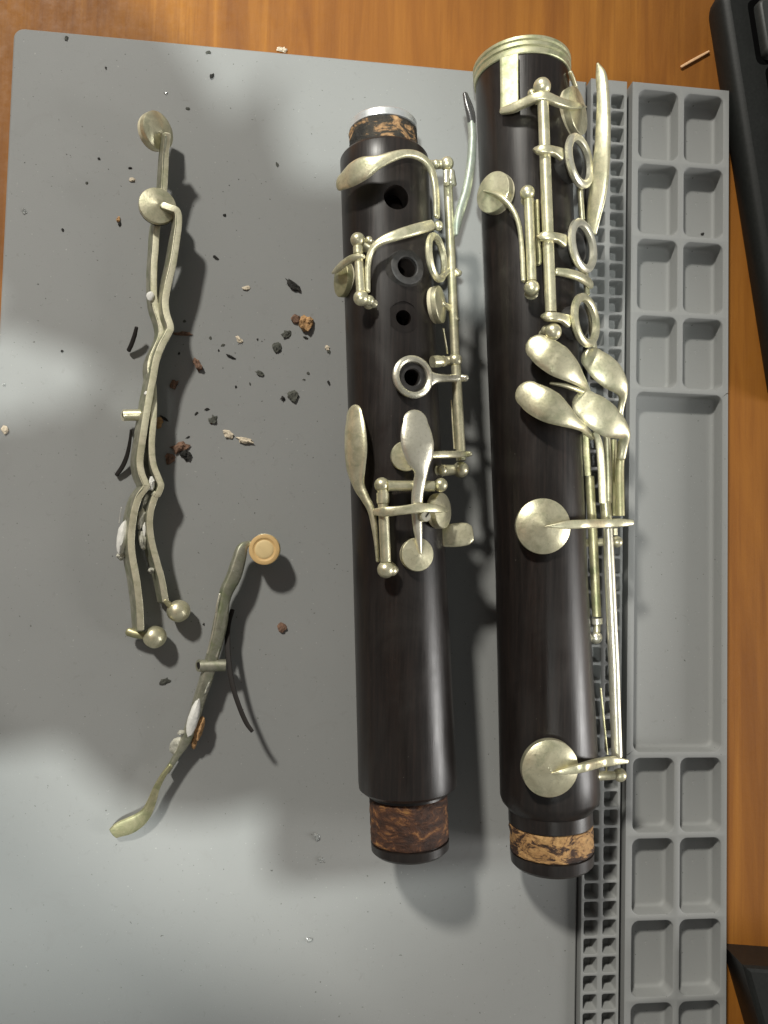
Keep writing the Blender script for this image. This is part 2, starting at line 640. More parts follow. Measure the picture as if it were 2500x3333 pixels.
# tray block: rows of paired compartments and one long compartment
tray = link('tray_block', *skirt(XT0, XT1, YB + 1, YT, ZD + 1.05, ZT), MATG, mat_, smooth=False)
kz = (HC - ZT) / (HC - 5.0)
seps = [y * kz for y in (130.71, 105.19, 79.38, 53.91, -65.08, -90.58, -116.31, -141.98)]
seps += [seps[-1] - 25.7]
rows = [(YT, seps[0])] + list(zip(seps, seps[1:]))
rows.append((seps[-1], YB + 1))
xm = (109.5 + 139.8) / 2
for i, (ya, yb) in enumerate(rows):
    cy = (ya + yb) / 2
    ty = (ya - yb) / 2
    hy0, hy1 = ya - (1.0 if i else 2.4), yb + 1.0
    hy, oy = (hy0 - hy1) / 2, cy - (hy0 + hy1) / 2
    if i == 4:
        me = tile_mesh('compartment', (XT1 - XT0) / 2, ty, (139.8 - 109.5) / 2, hy, 2.6, 5.7, 1.3, (XT0 + XT1) / 2 - xm, oy, 7)
        place('compartment', me, xm, cy - oy, ZT, tray)
    else:
        for s in (0, 1):
            a, b_ = ((109.5, xm - 1.1), (xm + 1.1, 139.8))[s]
            ta, tb = ((XT0, xm), (xm, XT1))[s]
            me = tile_mesh('compartment', (tb - ta) / 2, ty, (b_ - a) / 2, hy, 2.5, 5.7, 1.2, (ta + tb) / 2 - (a + b_) / 2, oy, 7)
            place('compartment', me, (a + b_) / 2, cy - oy, ZT, tray)

# ------------------------------------------------------------------ clarinet bodies
def along(j, u, v, z=14.0):
    return j.t(PZ(u, v, z))


def body_profile(j, t0, t1, step=6.0):
    n = max(2, int((t1 - t0) / step))
    return [(j.R(t0 + (t1 - t0) * k / n), t0 + (t1 - t0) * k / n) for k in range(n + 1)]


def jl(j, prof, seg=96, closed=True):
    return lathe(prof, j.p0, j.ax, seg, closed=closed)


def carve(o, cutters):
    """Cut holes with boolean modifiers, then keep the evaluated mesh."""
    tmp = []
    for v, f in cutters:
        base = ROOT[o.parent.name] if o.parent else Vector()
        me = bpy.data.meshes.new('cut')
        me.from_pydata([(Vector(p) - base) * MM for p in v], [], f)
        c = bpy.data.objects.new('cut', me)
        COL.objects.link(c)
        c.parent = o.parent
        tmp.append(c)
        md = o.modifiers.new('b', 'BOOLEAN')
        md.operation = 'DIFFERENCE'
        md.solver = 'EXACT'
        md.object = c
    dg = bpy.context.evaluated_depsgraph_get()
    dg.update()
    me = bpy.data.meshes.new_from_object(o.evaluated_get(dg))
    o.modifiers.clear()
    o.data = me
    me.shade_smooth()
    me.set_sharp_from_angle(angle=math.radians(32))
    for c in tmp:
        m_ = c.data
        bpy.data.objects.remove(c)
        bpy.data.meshes.remove(m_)


def holecut(j, p, r, depth=9.0, flare=0.0):
    n = j.rad(p)
    prof = [(r, -depth), (r, -1.0), (r + flare, 6.0)]
    return lathe(prof, p, n, 40)


upj = thing('clarinet_upper_joint', 'shorter dark wooden clarinet joint with cork on the tenon at each end', 'clarinet joint', (28, 20, 0))
t_tip = along(UP, 1150, 402, 14 + LIFT)
t_sh0 = along(UP, 1125, 520, 14 + LIFT)
t_sh1 = along(UP, 1166, 2548, 14.5 + LIFT)
t_end = along(UP, 1215, 2772, 14 + LIFT)
rt0, rt1 = 10.35, 11.5
prof = [(rt0 - .5, t_tip + 2.2), (rt0 - .5, t_sh0 - 1.2), (12.4, t_sh0 - 1.2), (13.0, t_sh0 - .6)] + \
       [(r, t) for r, t in body_profile(UP, t_sh0, t_sh1)] + [(14.3, t_sh1 + 1.6), (13.2, t_sh1 + 2.6), (rt1, t_sh1 + 2.7), (rt1, t_sh1 + 3.9), (rt1 - .75, t_sh1 + 4.0),
        (rt1 - .75, t_end - 3.2), (rt1 - .1, t_end - 3.0), (rt1 - .2, t_end - .8), (rt1 - 1.0, t_end), (7.4, t_end), (7.4, t_tip + 2.2)]
ub = link('body', *jl(UP, prof), WOOD, upj, 32)
hole = {}
holes_u = [('A', 805, 1000, 116), ('A', 890, 1640, 92), ('A', 872, 2080, 72), ('B', 908, 408, 74)]
cuts = []
for zm, u, v, r in holes_u:
    p = Pj(UP, zm, u, v, 0)
    cuts.append(holecut(UP, p, wpx(zm, r)))
    hole[(zm, u)] = p
# milled recess round the third hole
p = hole[('A', 872)]
cuts.append(lathe([(4.6, -.55), (4.6, 5)], p, UP.rad(p), 48))
carve(ub, cuts)
# raised chimneys
for key, ro, ri, hgt in ((('A', 890), 5.0, 2.95, 1.1), (('B', 908), 4.55, 2.4, 1.2)):
    p = hole[key]
    link('tone_hole_chimney', *lathe([(ro + .9, -1.2), (ro + .25, .25), (ro, hgt), (ro - .3, hgt + .18), (ri + .3, hgt + .18), (ri, hgt - .1), (ri, -5.5)], p, UP.rad(p), 56, cap=False), RIMWOOD, upj)
# top tenon ring and corks
link('tenon_ring', *jl(UP, [(7.6, t_tip + 2.3), (7.6, t_tip), (rt0 - .25, t_tip), (rt0, t_tip + .3), (rt0, t_tip + 2.3), (rt0 - .6, t_tip + 2.35)]), ALU, upj)
tc0, tc1 = t_tip + 2.4, t_sh0 - 1.25


def corkband(j, t0, t1, r, mt, parent, name, rough=.35, seed=0):
    n, seg = 26, 110
    V, Fc = [], []
    X, Y, N = frame(j.ax)
    for i in range(n + 1):
        t = t0 + (t1 - t0) * i / n
        e = min(i, n - i)
        for k in range(seg):
            a = 2 * math.pi * k / seg
            q = Vector((math.cos(a) * r, math.sin(a) * r, t))
            nn = noise.fractal(q * .45 + Vector((seed, 0, 0)), 1, 2, 4)
            rr = r + rough * nn - (.5 if e == 0 else 0)
            V.append(j.p0 + X * (rr * math.cos(a)) + Y * (rr * math.sin(a)) + N * (t + (0 if e else 0)))
    for i in range(n):
        for k in range(seg):
            k2 = (k + 1) % seg
            Fc.append((i * seg + k, i * seg + k2, (i + 1) * seg + k2, (i + 1) * seg + k))
    return link(name, V, Fc, mt, parent, 60)


corkband(UP, tc0, tc1, rt0 - .1, CORK_TOP, upj, 'tenon_cork', .3, 3)
corkband(UP, t_sh1 + 4.05, t_end - 3.25, rt1 - .15, CORK_UP, upj, 'tenon_cork', .22, 9)

loj = thing('clarinet_lower_joint', 'longer dark wooden clarinet joint with ridged metal socket ring at one end', 'clarinet joint', (71, 20, 0))
t_r0 = along(LO, 1552, 207, 15)
t_r1 = along(LO, 1549, 262, 15)
t_ls1 = along(LO, 1626, 2595, 15)
t_le1 = along(LO, 1659, 2628, 14)
t_lend = along(LO, 1668, 2812, 14)
rl = 12.55
prof = [(13.6, t_r0 + 2.5), (13.9, t_r1 - 2)] + [(r, t) for r, t in body_profile(LO, t_r1 - 1.9, t_ls1)] + \
       [(14.4, t_ls1 + 1.6), (rl + .3, t_le1), (rl, t_le1 + .4), (rl, t_le1 + 4.3), (rl - .7, t_le1 + 4.5), (rl - .7, t_lend - 4.2), (rl - .1, t_lend - 4.0), (rl - .25, t_lend - .9), (rl - 1.1, t_lend), (7.6, t_lend), (7.6, t_r0 + 20), (10.9, t_r0 + 20), (10.9, t_r0 + 2.5)]
lb = link('body', *jl(LO, prof), WOOD, loj, 32)
corkband(LO, t_le1 + 4.55, t_lend - 4.25, rl - .15, CORK_LO, loj, 'tenon_cork', .28, 21)
rr = 14.75
link('socket_ring', *jl(LO, [(11.0, t_r1 + .2), (11.0, t_r0 + .5), (11.5, t_r0), (rr + .1, t_r0), (rr + .5, t_r0 + .35), (rr + .5, t_r0 + 1.2), (rr + .05, t_r0 + 1.55), (rr + .05, t_r0 + 1.8), (rr + .45, t_r0 + 2.1),
                             (rr + .45, t_r0 + 3.0), (rr, t_r0 + 3.3), (rr, t_r0 + 3.55), (rr + .3, t_r0 + 3.9), (rr + .25, t_r1 - .25), (rr + .05, t_r1)]), BRASSY, loj)

# ------------------------------------------------------------------ key parts
def KP(j, zm, pts):
    """Pixels (u, v, height above the body) or (u, v, None, z) to points and outward directions."""
    P, N = [], []
    for q in pts:
        p = Pj(j, zm, q[0], q[1], q[2] if len(q) == 3 else None, q[3] if len(q) == 4 else None)
        P.append(p)
        N.append(j.rad(p))
    return P, N


def key(j, parent, name, zm, pts, w, t, e=.8, mat=None, nrm=None, dome=0.0, sub=6, rnd=True, seg=16, tip=None):
    P, N = KP(j, zm, pts)
    ww = [wpx(zm, x) for x in w] if isinstance(w, (list, tuple)) else wpx(zm, w)
    return link(name, *sweep(P, ww, t, nrm if nrm is not None else N, e, seg, sub, rnd, dome, 0.0, tip), mat or NICKEL, parent, 50)


def rod(j, parent, name, zm, pts, r, mat=None, rnd=False):
    P, N = KP(j, zm, pts)
    return link(name, *tube(P, wpx(zm, r), 18, 1 if len(P) == 2 else 4, rnd), mat or NICKEL, parent, 40)


def post(j, parent, zm, u, v, r, dr=None, z=None, mat=None, stem=True, name='post'):
    p = Pj(j, zm, u, v, dr, z)
    rr_ = wpx(zm, r)
    n = j.rad(p)
    ms = [ball(p, rr_, j.ax)]
    if stem:
        foot = j.p0 + j.ax * j.t(p) + n * (j.R(j.t(p)) - .4)
        if (foot - p).length > rr_:
            ms.append(tube([p - n * rr_ * .7, foot + n * .8, foot], [rr_ * .62, rr_ * .7, rr_ * 1.0], 16, 1))
    return link(name, *join(*ms), mat or NICKEL, parent, 50)


def cup(parent, c, n, r, hgt=1.5, cone=1.0, mat=None, pad=1.3, padmat=None, hint=None):
    """Pad cup: a shallow cone over a rim, the pad under it as a sub-part."""
    prof = [(r - .45, -hgt), (r - .03, -hgt), (r, -hgt + .1), (r, -.12), (r - .14, .02), (r * .55, cone * .5), (r * .18, cone * .85), (.35, cone), (.01, cone + .05)]
    o = link('pad_cup', *lathe(prof, c, n, 56, hint), mat or NICKEL, parent, 30)
    link('pad', *lathe([(.01, -hgt - pad), (r * .8, -hgt - pad), (r - .35, -hgt - pad + .15), (r - .12, -hgt - pad * .5), (r - .2, -hgt + .02)], c, n, 48, hint), padmat or PADSKIN, o, 40)
    return o


# ---- upper joint
# throat key with broad spoon, arching over the first hole
key(UP, upj, 'throat_key', 'A', [(300, 870, 4.5), (400, 800, 5.2), (520, 735, 5.6), (650, 680, 5.6), (850, 612, 5.2), (990, 625, 4.8), (1090, 705, 4.6), (1140, 830, 4.4), (1162, 1000, 4.2), (1166, 1170, 4.0)],
    [150, 225, 215, 120, 75, 76, 80, 84, 84, 80], [1.0, 1.3, 1.4, 1.6, 1.7, 1.7, 1.7, 1.6, 1.5, 1.4], .8, tip=.4)
# bar key arching to the cup on the far side
key(UP, upj, 'side_key', 'A', [(1120, 1250, 3.8), (980, 1290, 4.6), (800, 1345, 5.0), (660, 1400, 4.8), (580, 1480, 4.4), (548, 1600, 4.0), (545, 1720, 3.8), (548, 1840, 3.6)],
    [92, 104, 96, 72, 58, 54, 48, 40], [1.5, 1.7, 1.7, 1.7, 1.7, 1.8, 1.8, 1.8], .75)
post(UP, upj, 'A', 1178, 1258, 46, 3.8)
post(UP, upj, 'A', 455, 1385, 66, 5.2)
post(UP, upj, 'A', 485, 1908, 70, 5.0)
post(UP, upj, 'A', 555, 1385, 34, 2.4)
post(UP, upj, 'A', 560, 1930, 46, 3.2)
k = rod(UP, upj, 'hinge_tube', 'A', [(458, 1440, 5.0), (481, 1850, 5.0)], 41)
link('collar', *tube([Pj(UP, 'A', 458, 1450, 5.0), Pj(UP, 'A', 461, 1512, 5.0)], wpx('A', 47), 20, 1), NICKEL, k, 40)
key(UP, upj, 'cup_arm', 'A', [(500, 1535, 6.2), (420, 1545, 6.0), (340, 1590, 5.2), (270, 1650, 4.2), (235, 1680, 3.6)], [40, 62, 70, 60, 30], [1.6, 1.6, 1.5, 1.3, 1.0], .8)
pc = Pj(UP, 'A', 300, 1735, 1.8)
cup(upj, pc, UP.n(-70), 5.2, 1.7, .8, NICKEL_GREEN)

# long hinge on the far flank
post(UP, upj, 'A', 1258, 700, 66, 4.5)
post(UP, upj, 'A', 1160, 700, 38, 3.0, stem=False, name='screw_head')
P0 = Pj(UP, 'A', 1262, 770, 4.5)
P1 = Pj(UP, 'B', 1300, 205, 4.5)
k = link('hinge_tube', *tube([P0, P1], wpx('A', 44), 18, 1), NICKEL, upj, 40)
link('collar', *tube([Pj(UP, 'A', 1250, 770, 5.5), Pj(UP, 'A', 1252, 880, 5.5)], wpx('A', 30), 12, 1), NICKEL_CLEAN, k, 40)
q = Pj(UP, 'A', 1300, 830, 5.5)
link('stop_block', *sweep([q - UP.ax * 2.0, q + UP.ax * 1.6], [2.0, 3.2], [1.6, 2.0], UP.n(40), .5, 12, 3), NICKEL_CLEAN, k, 50)
post(UP, upj, 'B', 1300, 250, 66, 4.5)
link('hinge_tube', *tube([Pj(UP, 'B', 1306, 300, 4.5), Pj(UP, 'B', 1352, 1130, 4.5)], wpx('B', 46), 18, 1), NICKEL, upj, 40)
post(UP, upj, 'B', 1348, 1210, 76, 4.5)
post(UP, upj, 'B', 1185, 1215, 50, 1.6)
# side touch, black at its tip
P, N = KP(UP, 'A', [(1480, 335, 6), (1487, 450, 6), (1480, 620, 6), (1462, 780, 6), (1430, 950, 6), (1385, 1100, 6), (1352, 1230, 5), (1335, 1330, 4)])
k = link('side_touch_key', *sweep(P, [2.3, 2.4, 2.5, 2.6, 2.7, 2.8, 2.4, 1.4], 2.2, UP.n(35), .7), VERDI, upj, 50)
P, N = KP(UP, 'A', [(1422, 75, 7), (1450, 170, 7), (1472, 260, 6.5), (1480, 338, 6)])
link('tip', *sweep(P, [1.6, 2.9, 2.9, 2.3], [1.3, 1.8, 2.2, 2.3], UP.n(30), .85), GUN, k, 50)
# ring seen nearly edge on, small cup below it
pr = Pj(UP, 'A', 1165, 1545, 3.2)
k = link('ring_key', *ringm(pr, UP.n(58), 7.0, 5.1, 1.9), NICKEL, upj, 40)
P = [pr + UP.ax * 4.6 + UP.n(58 + 90) * 3.4, Pj(UP, 'A', 1290, 1650, 4.5), Pj(UP, 'A', 1365, 1688, 4.0)]
link('ring_arm', *sweep(P, [2.0, 1.6, 2.2], 1.6, UP.n(30), .7), NICKEL, k, 50)
pc = Pj(UP, 'A', 1205, 1965, 2.6)
cup(upj, pc, UP.n(62), 5.4, 1.6, .8)
P = [pc + UP.n(62) * .6, Pj(UP, 'A', 1290, 2010, 4.2), Pj(UP, 'A', 1345, 2100, 4.2)]
link('cup_arm', *sweep(P, [1.2, 2.2, 2.4], 1.4, UP.n(60), .7), NICKEL, upj, 50)
# ring round the fourth hole
pr = hole[('B', 908)] + UP.rad(hole[('B', 908)]) * 1.6
nr = UP.rad(pr)
k = link('ring_key', *ringm(pr, nr, wpx('B', 190), wpx('B', 133), 1.7), NICKEL_CLEAN, upj, 40)
key(UP, k, 'ring_arm', 'B', [(1075, 410, 1.9), (1140, 408, 2.4), (1240, 408, 3.6), (1330, 408, 5.0), (1392, 408, 5.2)], [150, 84, 66, 76, 60], [1.4, 1.6, 1.9, 2.2, 2.0], .7, NICKEL_CLEAN)
# little lug with a bored hole
pl = Pj(UP, 'B', 1120, 262, 2.2)
pe = Pj(UP, 'B', 1192, 258, 3.4)
dv = (pe - pl).normalized()
k = link('lug', *tube([pl - dv * .8, pl + dv * 1.2, pe], [wpx('B', 52), wpx('B', 56), wpx('B', 40)], 20, 1), NICKEL, upj, 50)
dn = (CAM - pe).normalized()
link('lug_eye', *lathe([(1.45, -1), (1.55, .3), (1.4, .55), (.78, .55), (.7, .2), (.7, -.2), (.01, -.2)], pe + dn * .9, dn, 28), NICKEL, k, 40)
link('eye_hole_shade', *lathe([(.66, .0), (.01, .02)], pe + dn * 1.05, dn, 20), STEEL_AND_SHADE, k)  # black disc paints the shade inside the eye
# needle springs along the flank
for a, bq in ((('A', 1225, 2185), ('B', 1232, 190)), (('B', 1265, 600), ('B', 1292, 1030))):
    p_, q_ = Pj(UP, *a, 3.2), Pj(UP, *bq, 3.2)
    link('needle_spring', *tube([p_, q_], .28, 8, 1), NICKEL, upj)
# register spoon on the near flank
key(UP, upj, 'long_spoon_key', 'B', [(412, 742, 3.5), (418, 830, 3.9), (424, 930, 4.2), (428, 1050, 4.4), (430, 1200, 4.4), (455, 1350, 4.2), (510, 1460, 4.0), (565, 1570, 3.8), (595, 1740, 3.6), (610, 1880, 3.5), (620, 2010, 3.4)],
    [196, 238, 254, 256, 215, 125, 84, 70, 50, 34, 28], [.8, 1.3, 1.5, 1.5, 1.5, 1.5, 1.6, 1.7, 1.7, 1.6, 1.5], .85, NICKEL, dome=.05, tip=.55)
# middle spoon over the cup, arm running down to the lower cup
key(UP, upj, 'middle_spoon_key', 'B', [(951, 792, 6.8), (957, 870, 7.2), (965, 950, 7.4), (975, 1020, 7.4), (990, 1130, 7.0), (1000, 1230, 6.2), (985, 1320, 5.2), (968, 1430, 4.6), (962, 1560, 4.2), (968, 1700, 3.9), (982, 1830, 3.7), (995, 1945, 3.5)],
    [222, 270, 290, 288, 235, 130, 112, 108, 98, 88, 56, 16], [.9, 1.3, 1.6, 1.7, 1.7, 1.7, 1.7, 1.7, 1.6, 1.6, 1.4, .7], .85, NICKEL_CLEAN, dome=.04, tip=.5)
pc = Pj(UP, 'B', 868, 1090, 1.9)
cup(upj, pc, UP.rad(pc), wpx('B', 132), 1.4, .5)
key(UP, upj, 'cup_arm', 'B', [(960, 1095, 3.2), (1100, 1082, 3.8), (1250, 1078, 4.6), (1380, 1075, 5.6), (1428, 1072, 5.6)], [60, 62, 62, 58, 46], [1.2, 1.5, 1.8, 1.9, 1.4], .45)
pc = Pj(UP, 'B', 972, 1955, 2.6)
cup(upj, pc, (UP.rad(pc) + UP.ax * -.02).normalized(), wpx('B', 146), 1.6, .7, NICKEL)
# cross hinge and long hinge of the spoons
post(UP, upj, 'B', 655, 1345, 66, 4.6)
post(UP, upj, 'B', 1172, 1345, 62, 4.6)
rod(UP, upj, 'hinge_tube', 'B', [(705, 1352, 4.6), (1112, 1355, 4.6)], 46)
k = rod(UP, upj, 'hinge_tube', 'B', [(662, 1390, 4.6), (690, 2020, 4.6)], 46)
link('collar', *tube([Pj(UP, 'B', 663, 1415, 4.6), Pj(UP, 'B', 666, 1505, 4.6)], wpx('B', 54), 20, 1), NICKEL, k, 40)
post(UP, upj, 'B', 690, 2088, 74, 4.6)
post(UP, upj, 'B', 742, 2095, 50, 3.4)
key(UP, upj, 'cross_arm', 'B', [(598, 1582, 5.2), (690, 1580, 6.8), (820, 1568, 6.8), (960, 1552, 6.4), (1080, 1550, 5.8), (1170, 1560, 5.0), (1245, 1572, 4.2)], [60, 84, 78, 84, 82, 60, 12], [1.4, 1.9, 1.8, 1.8, 1.6, 1.2, .6], .45)
pc = Pj(UP, 'B', 1195, 1570, 2.9)
cup(upj, pc, UP.n(52), 5.1, 1.7, .8)
ps = Pj(UP, 'B', 1035, 1622, 6.2)
k = link('adjusting_screw', *lathe([(1.45, -1.2), (1.5, .4), (1.3, .7), (.01, .72)], ps, UP.rad(ps), 24), NICKEL_CLEAN, upj, 40)
sx = (UP.right * .62 - UP.ax * .78).normalized()
nn = UP.rad(ps)
link('screw_slot_shade', *box(ps + nn * .66, 2.7, .42, .2, sx, nn.cross(sx).normalized(), nn), STEEL_AND_SHADE, k, smooth=False)  # thin black strip on the head paints the shade of the slot
# flat tab standing out from the far side
P = [Pj(UP, 'B', 1190, 1795, None, 24), Pj(UP, 'B', 1300, 1785, None, 24.5), Pj(UP, 'B', 1400, 1775, None, 24.5), Pj(UP, 'B', 1440, 1772, None, 24.3)]
link('thumb_tab', *sweep(P, [6.2, 7.0, 6.6, 5.2], 1.3, Vector((-.15, .1, 1)), .75), NICKEL, upj, 50)

# keys on the underside that carry the joint
for t_, nm_ in ((62.0, 'thumb_ring'), (118.0, 'register_key')):
    q = UP.at(t_, 180, UP.R(t_))
    if nm_ == 'thumb_ring':
        link(nm_, *lathe([(5.2, -1.0), (5.2, q.z - .1), (7.2, q.z - .1), (7.2, -1.0)], q, Vector((0, 0, -1)), 40, cap=False), NICKEL, upj, 40)
    else:
        link(nm_, *sweep([q + Vector((0, 12, -1.6)), q + Vector((0, 0, -q.z + .8)), q + Vector((0, -14, -q.z + 1.0))], [3, 5, 7], 1.6, Vector((0, 0, 1)), .7), NICKEL, upj, 40)

# ---- lower joint
pl0 = [(435, 372, 1.0), (436, 480, 1.1), (437, 600, 1.2), (438, 720, 1.4), (436, 850, 1.9)]
key(LO, loj, 'ring_strap', 'C', pl0, [182, 180, 178, 178, 176], 1.1, .45, rnd=False, mat=BRASSY)
key(LO, loj, 'strap_arm', 'C', [(372, 862, 2.2), (470, 835, 2.8), (580, 785, 3.8), (680, 742, 5.4), (770, 738, 6.0), (860, 775, 5.4), (960, 805, 4.6), (1060, 815, 4.0), (1125, 826, 3.6)],
    [60, 84, 84, 86, 86, 84, 78, 54, 14], [1.4, 1.9, 2.0, 2.0, 2.0, 2.0, 1.8, 1.4, .7], .45)
pc = Pj(LO, 'C', 1058, 855, 2.8)
cup(loj, pc, LO.n(46), 7.0, 2.0, 1.0, NICKEL)
post(LO, loj, 'C', 730, 645, 82, 5.0)
post(LO, loj, 'C', 640, 705, 42, 3.0)
key(LO, loj, 'flat_bar', 'C', [(985, 515, 1.0), (1008, 570, 1.2), (1030, 640, 1.4), (1040, 700, 1.6)], [30, 44, 40, 34], 1.4, .6)
link('hinge_tube', *tube([Pj(LO, 'C', 737, 720, 5.0), Pj(LO, 'D', 672, 600, 5.0)], wpx('C', 52), 20, 1), NICKEL, loj, 40)
post(LO, loj, 'D', 690, 775, 80, 5.0)
post(LO, loj, 'D', 640, 770, 60, 3.4)
for (zm, u, v, cu, cv) in (('C', 1068, 1312, 750, 1212), ('C', 1096, 2075, 782, 1992), ('D', 982, 672, 680, 640)):
    pr = Pj(LO, zm, u, v, 4.4)
    nr = LO.n(42)
    link('tone_hole_chimney', *lathe([(5.4, -8), (4.9, -1.4), (4.6, -1.1), (4.1, -1.1), (3.9, -1.4), (3.8, -5), (.01, -5)], pr, nr, 48), RIMWOOD, loj, 40)
    k = link('ring_key', *ringm(pr, nr, 7.9, 5.6, 2.2), NICKEL_CLEAN if zm == 'C' else NICKEL, loj, 40)
    key(LO, k, 'ring_arm', zm, [(cu - 78, cv, 4.8), (cu - 40, cv, 6.4), (cu + 30, cv + 3, 6.8), (cu + 90, cv + 12, 5.8), (cu + 150, cv + 40, 4.8)], [40, 78, 80, 84, 120], [1.6, 2.2, 2.2, 1.9, 1.6], .45)
# short hinge with a flat lever and an up-tilted cup
post(LO, loj, 'C', 600, 1598, 69, 4.8)
rod(LO, loj, 'hinge_tube', 'C', [(610, 1662, 4.8), (635, 2260, 4.8)], 45)
link('hinge_tube', *tube([Pj(LO, 'C', 633, 2220, 4.8), Pj(LO, 'D', 500, 315, 4.8)], wpx('C', 45), 18, 1), NICKEL, loj, 40)
post(LO, loj, 'D', 500, 378, 72, 4.8)
P = [Pj(LO, 'C', 208, 1580, 4.2), Pj(LO, 'C', 330, 1622, 4.4), Pj(LO, 'C', 440, 1715, 4.6), Pj(LO, 'C', 515, 1860, 4.6), Pj(LO, 'C', 545, 2040, 4.4), Pj(LO, 'C', 556, 2212, 4.4), Pj(LO, 'D', 418, 120, 4.4), Pj(LO, 'D', 425, 310, 4.4)]
link('flat_lever', *sweep(P, [.5, 1.2, 1.4, 1.4, 1.4, 1.5, 1.5, 1.4], [.6, 2.4, 3.0, 3.0, 2.6, 2.4, 2.4, 2.4], LO.n(-20), .5), NICKEL, loj, 50)
P = [Pj(LO, 'C', 680, 1675, 3.4), Pj(LO, 'C', 690, 1950, 3.4), Pj(LO, 'C', 705, 2200, 3.4), Pj(LO, 'D', 562, 165, 3.4)]
link('flat_bar', *sweep(P, 1.0, 2.0, LO.n(10), .5), NICKEL_GREEN, loj, 50)
pc = Pj(LO, 'C', 285, 1590, 2.8)
cup(loj, pc, LO.n(-52), 6.0, 2.2, .9, NICKEL)
# short crosswise touch between the rings
key(LO, loj, 'cross_touch', 'D', [(725, 232, 3.4), (820, 246, 3.8), (920, 275, 4.0), (1000, 320, 4.0), (1035, 350, 3.6)], [72, 84, 92, 100, 84], [1.6, 1.8, 1.9, 1.9, 1.4], .9)
# long side touch standing clear of the body
P = [PZ(*px('C', *q), z) for q, z in (((1232, 440), 26), ((1262, 540), 27), ((1278, 700), 28), ((1282, 900), 28), ((1278, 1100), 28), ((1262, 1350), 27), ((1232, 1600), 25), ((1198, 1800), 23), ((1180, 1960), 21))]
link('side_touch_key', *sweep(P, [.9, 3.2, 3.6, 4.2, 4.6, 5.2, 5.6, 4.6, 3.0], [.8, 1.6, 1.8, 1.8, 1.8, 1.8, 1.8, 1.7, 1.4], Vector((-.55, .05, .82)), .8), NICKEL, loj, 50)
rod(LO, loj, 'hinge_tube', 'C', [(1072, 1560, 2.5), (1092, 1840, 2.5)], 28)
rod(LO, loj, 'hinge_tube', 'D', [(985, 240, 2.2), (1000, 440, 2.2)], 26)
post(LO, loj, 'C', 1040, 1058, 34, 1.5)
rod(LO, loj, 'hinge_tube', 'D', [(1000, 500, None, 17), (1075, 1010, None, 17)], 30)

# four little-finger spatulas and their arms
SW = [150, 262, 300, 280, 200, 90]
key(LO, loj, 'spatula_key', 'D', [(568, 915, 5.4), (622, 957, 5.8), (690, 1005, 6.0), (760, 1050, 6.2), (870, 1130, 5.6), (960, 1230, 4.0), (1005, 1300, 2.6)],
    [250, 285, 300, 300, 230, 120, 70], [.9, 1.3, 1.6, 1.7, 1.6, 1.5, 1.4], .9, dome=.04, tip=.5)
key(LO, loj, 'spatula_key', 'D', [(1052, 1018, None, 24.4), (1102, 1064, None, 24.9), (1165, 1122, None, 25.2), (1235, 1190, None, 25), (1300, 1270, None, 24), (1320, 1350, None, 22), (1306, 1440, None, 20.5), (1285, 1560, None, 19.5)],
    [232, 266, 280, 258, 170, 90, 64, 60], [.9, 1.3, 1.6, 1.7, 1.7, 1.7, 1.8, 1.8], .9, nrm=Vector((-.12, 0, 1)), dome=.04, tip=.5)
key(LO, loj, 'spatula_key', 'D', [(470, 1335, 5.0), (530, 1376, 5.5), (600, 1416, 5.8), (690, 1465, 6.0), (800, 1530, 5.6), (890, 1590, 4.8), (965, 1640, 3.6), (1040, 1720, 2.4)],
    [250, 285, 300, 290, 215, 130, 90, 70], [.9, 1.3, 1.6, 1.7, 1.7, 1.6, 1.5, 1.4], .9, dome=.04, tip=.5)
k = key(LO, loj, 'spatula_key', 'D', [(992, 1426, None, 29.0), (1045, 1467, None, 29.4), (1112, 1520, None, 29.6), (1200, 1585, None, 29.2), (1285, 1640, None, 28), (1335, 1700, None, 26), (1325, 1790, None, 24), (1305, 1900, None, 22.5)],
        [268, 302, 318, 300, 220, 120, 92, 86], [.9, 1.3, 1.6, 1.7, 1.8, 1.9, 2.0, 2.2], .9, nrm=Vector((-.12, 0, 1)), dome=.04, tip=.5, mat=NICKEL)
P = [PZ(*px('P', *q), z) for q, z in (((965, 480), 22.5), ((945, 700), 21.5), ((925, 950), 21), ((925, 1300), 21), ((935, 1820), 21))]
link('arm_tube', *tube(P, [1.25, 1.25, 1.3, 1.35, 1.35], 18, 4), NICKEL_GREEN, k, 40)
key(LO, loj, 'spatula_edge', 'D', [(672, 1238, 3.8), (780, 1255, 3.8), (880, 1285, 3.6), (955, 1310, 3.4)], [24, 34, 38, 40], [1.0, 1.4, 1.4, 1.4], .6)
P = [PZ(*px('P', *q), z) for q, z in (((310, 250), 21), ((325, 600), 20.5), ((352, 1098), 20))]
link('flat_arm', *sweep(P, [2.0, 2.1, 2.0], 1.8, Vector((-.5, 0, 1)), .35, rnd=False), NICKEL_GREEN, loj, 40)
P = [PZ(*px('P', *q), z) for q, z in (((380, 1110), 19), ((445, 2212), 18.4))] + [Pj(LO, 'E', 1085, 1262, None, 17.5)]
link('hinge_tube', *tube(P, wpx('E', 42, 18), 18, 3), NICKEL_GREEN, loj, 40)
P = [PZ(*px('P', *q), z) for q, z in (((480, 300), 24), ((540, 480), 23), ((580, 760), 22), ((605, 1150), 21.5), ((622, 1590), 21))]
link('curved_arm', *sweep(P, [1.6, 2.1, 2.3, 2.3, 2.2], 1.5, Vector((-.4, 0, 1)), .4, rnd=False), NICKEL, loj, 40)
P = [PZ(*px('P', *q), z) for q, z in (((690, 380), 18.5), ((712, 1000), 18.5), ((715, 1590), 18.5))]
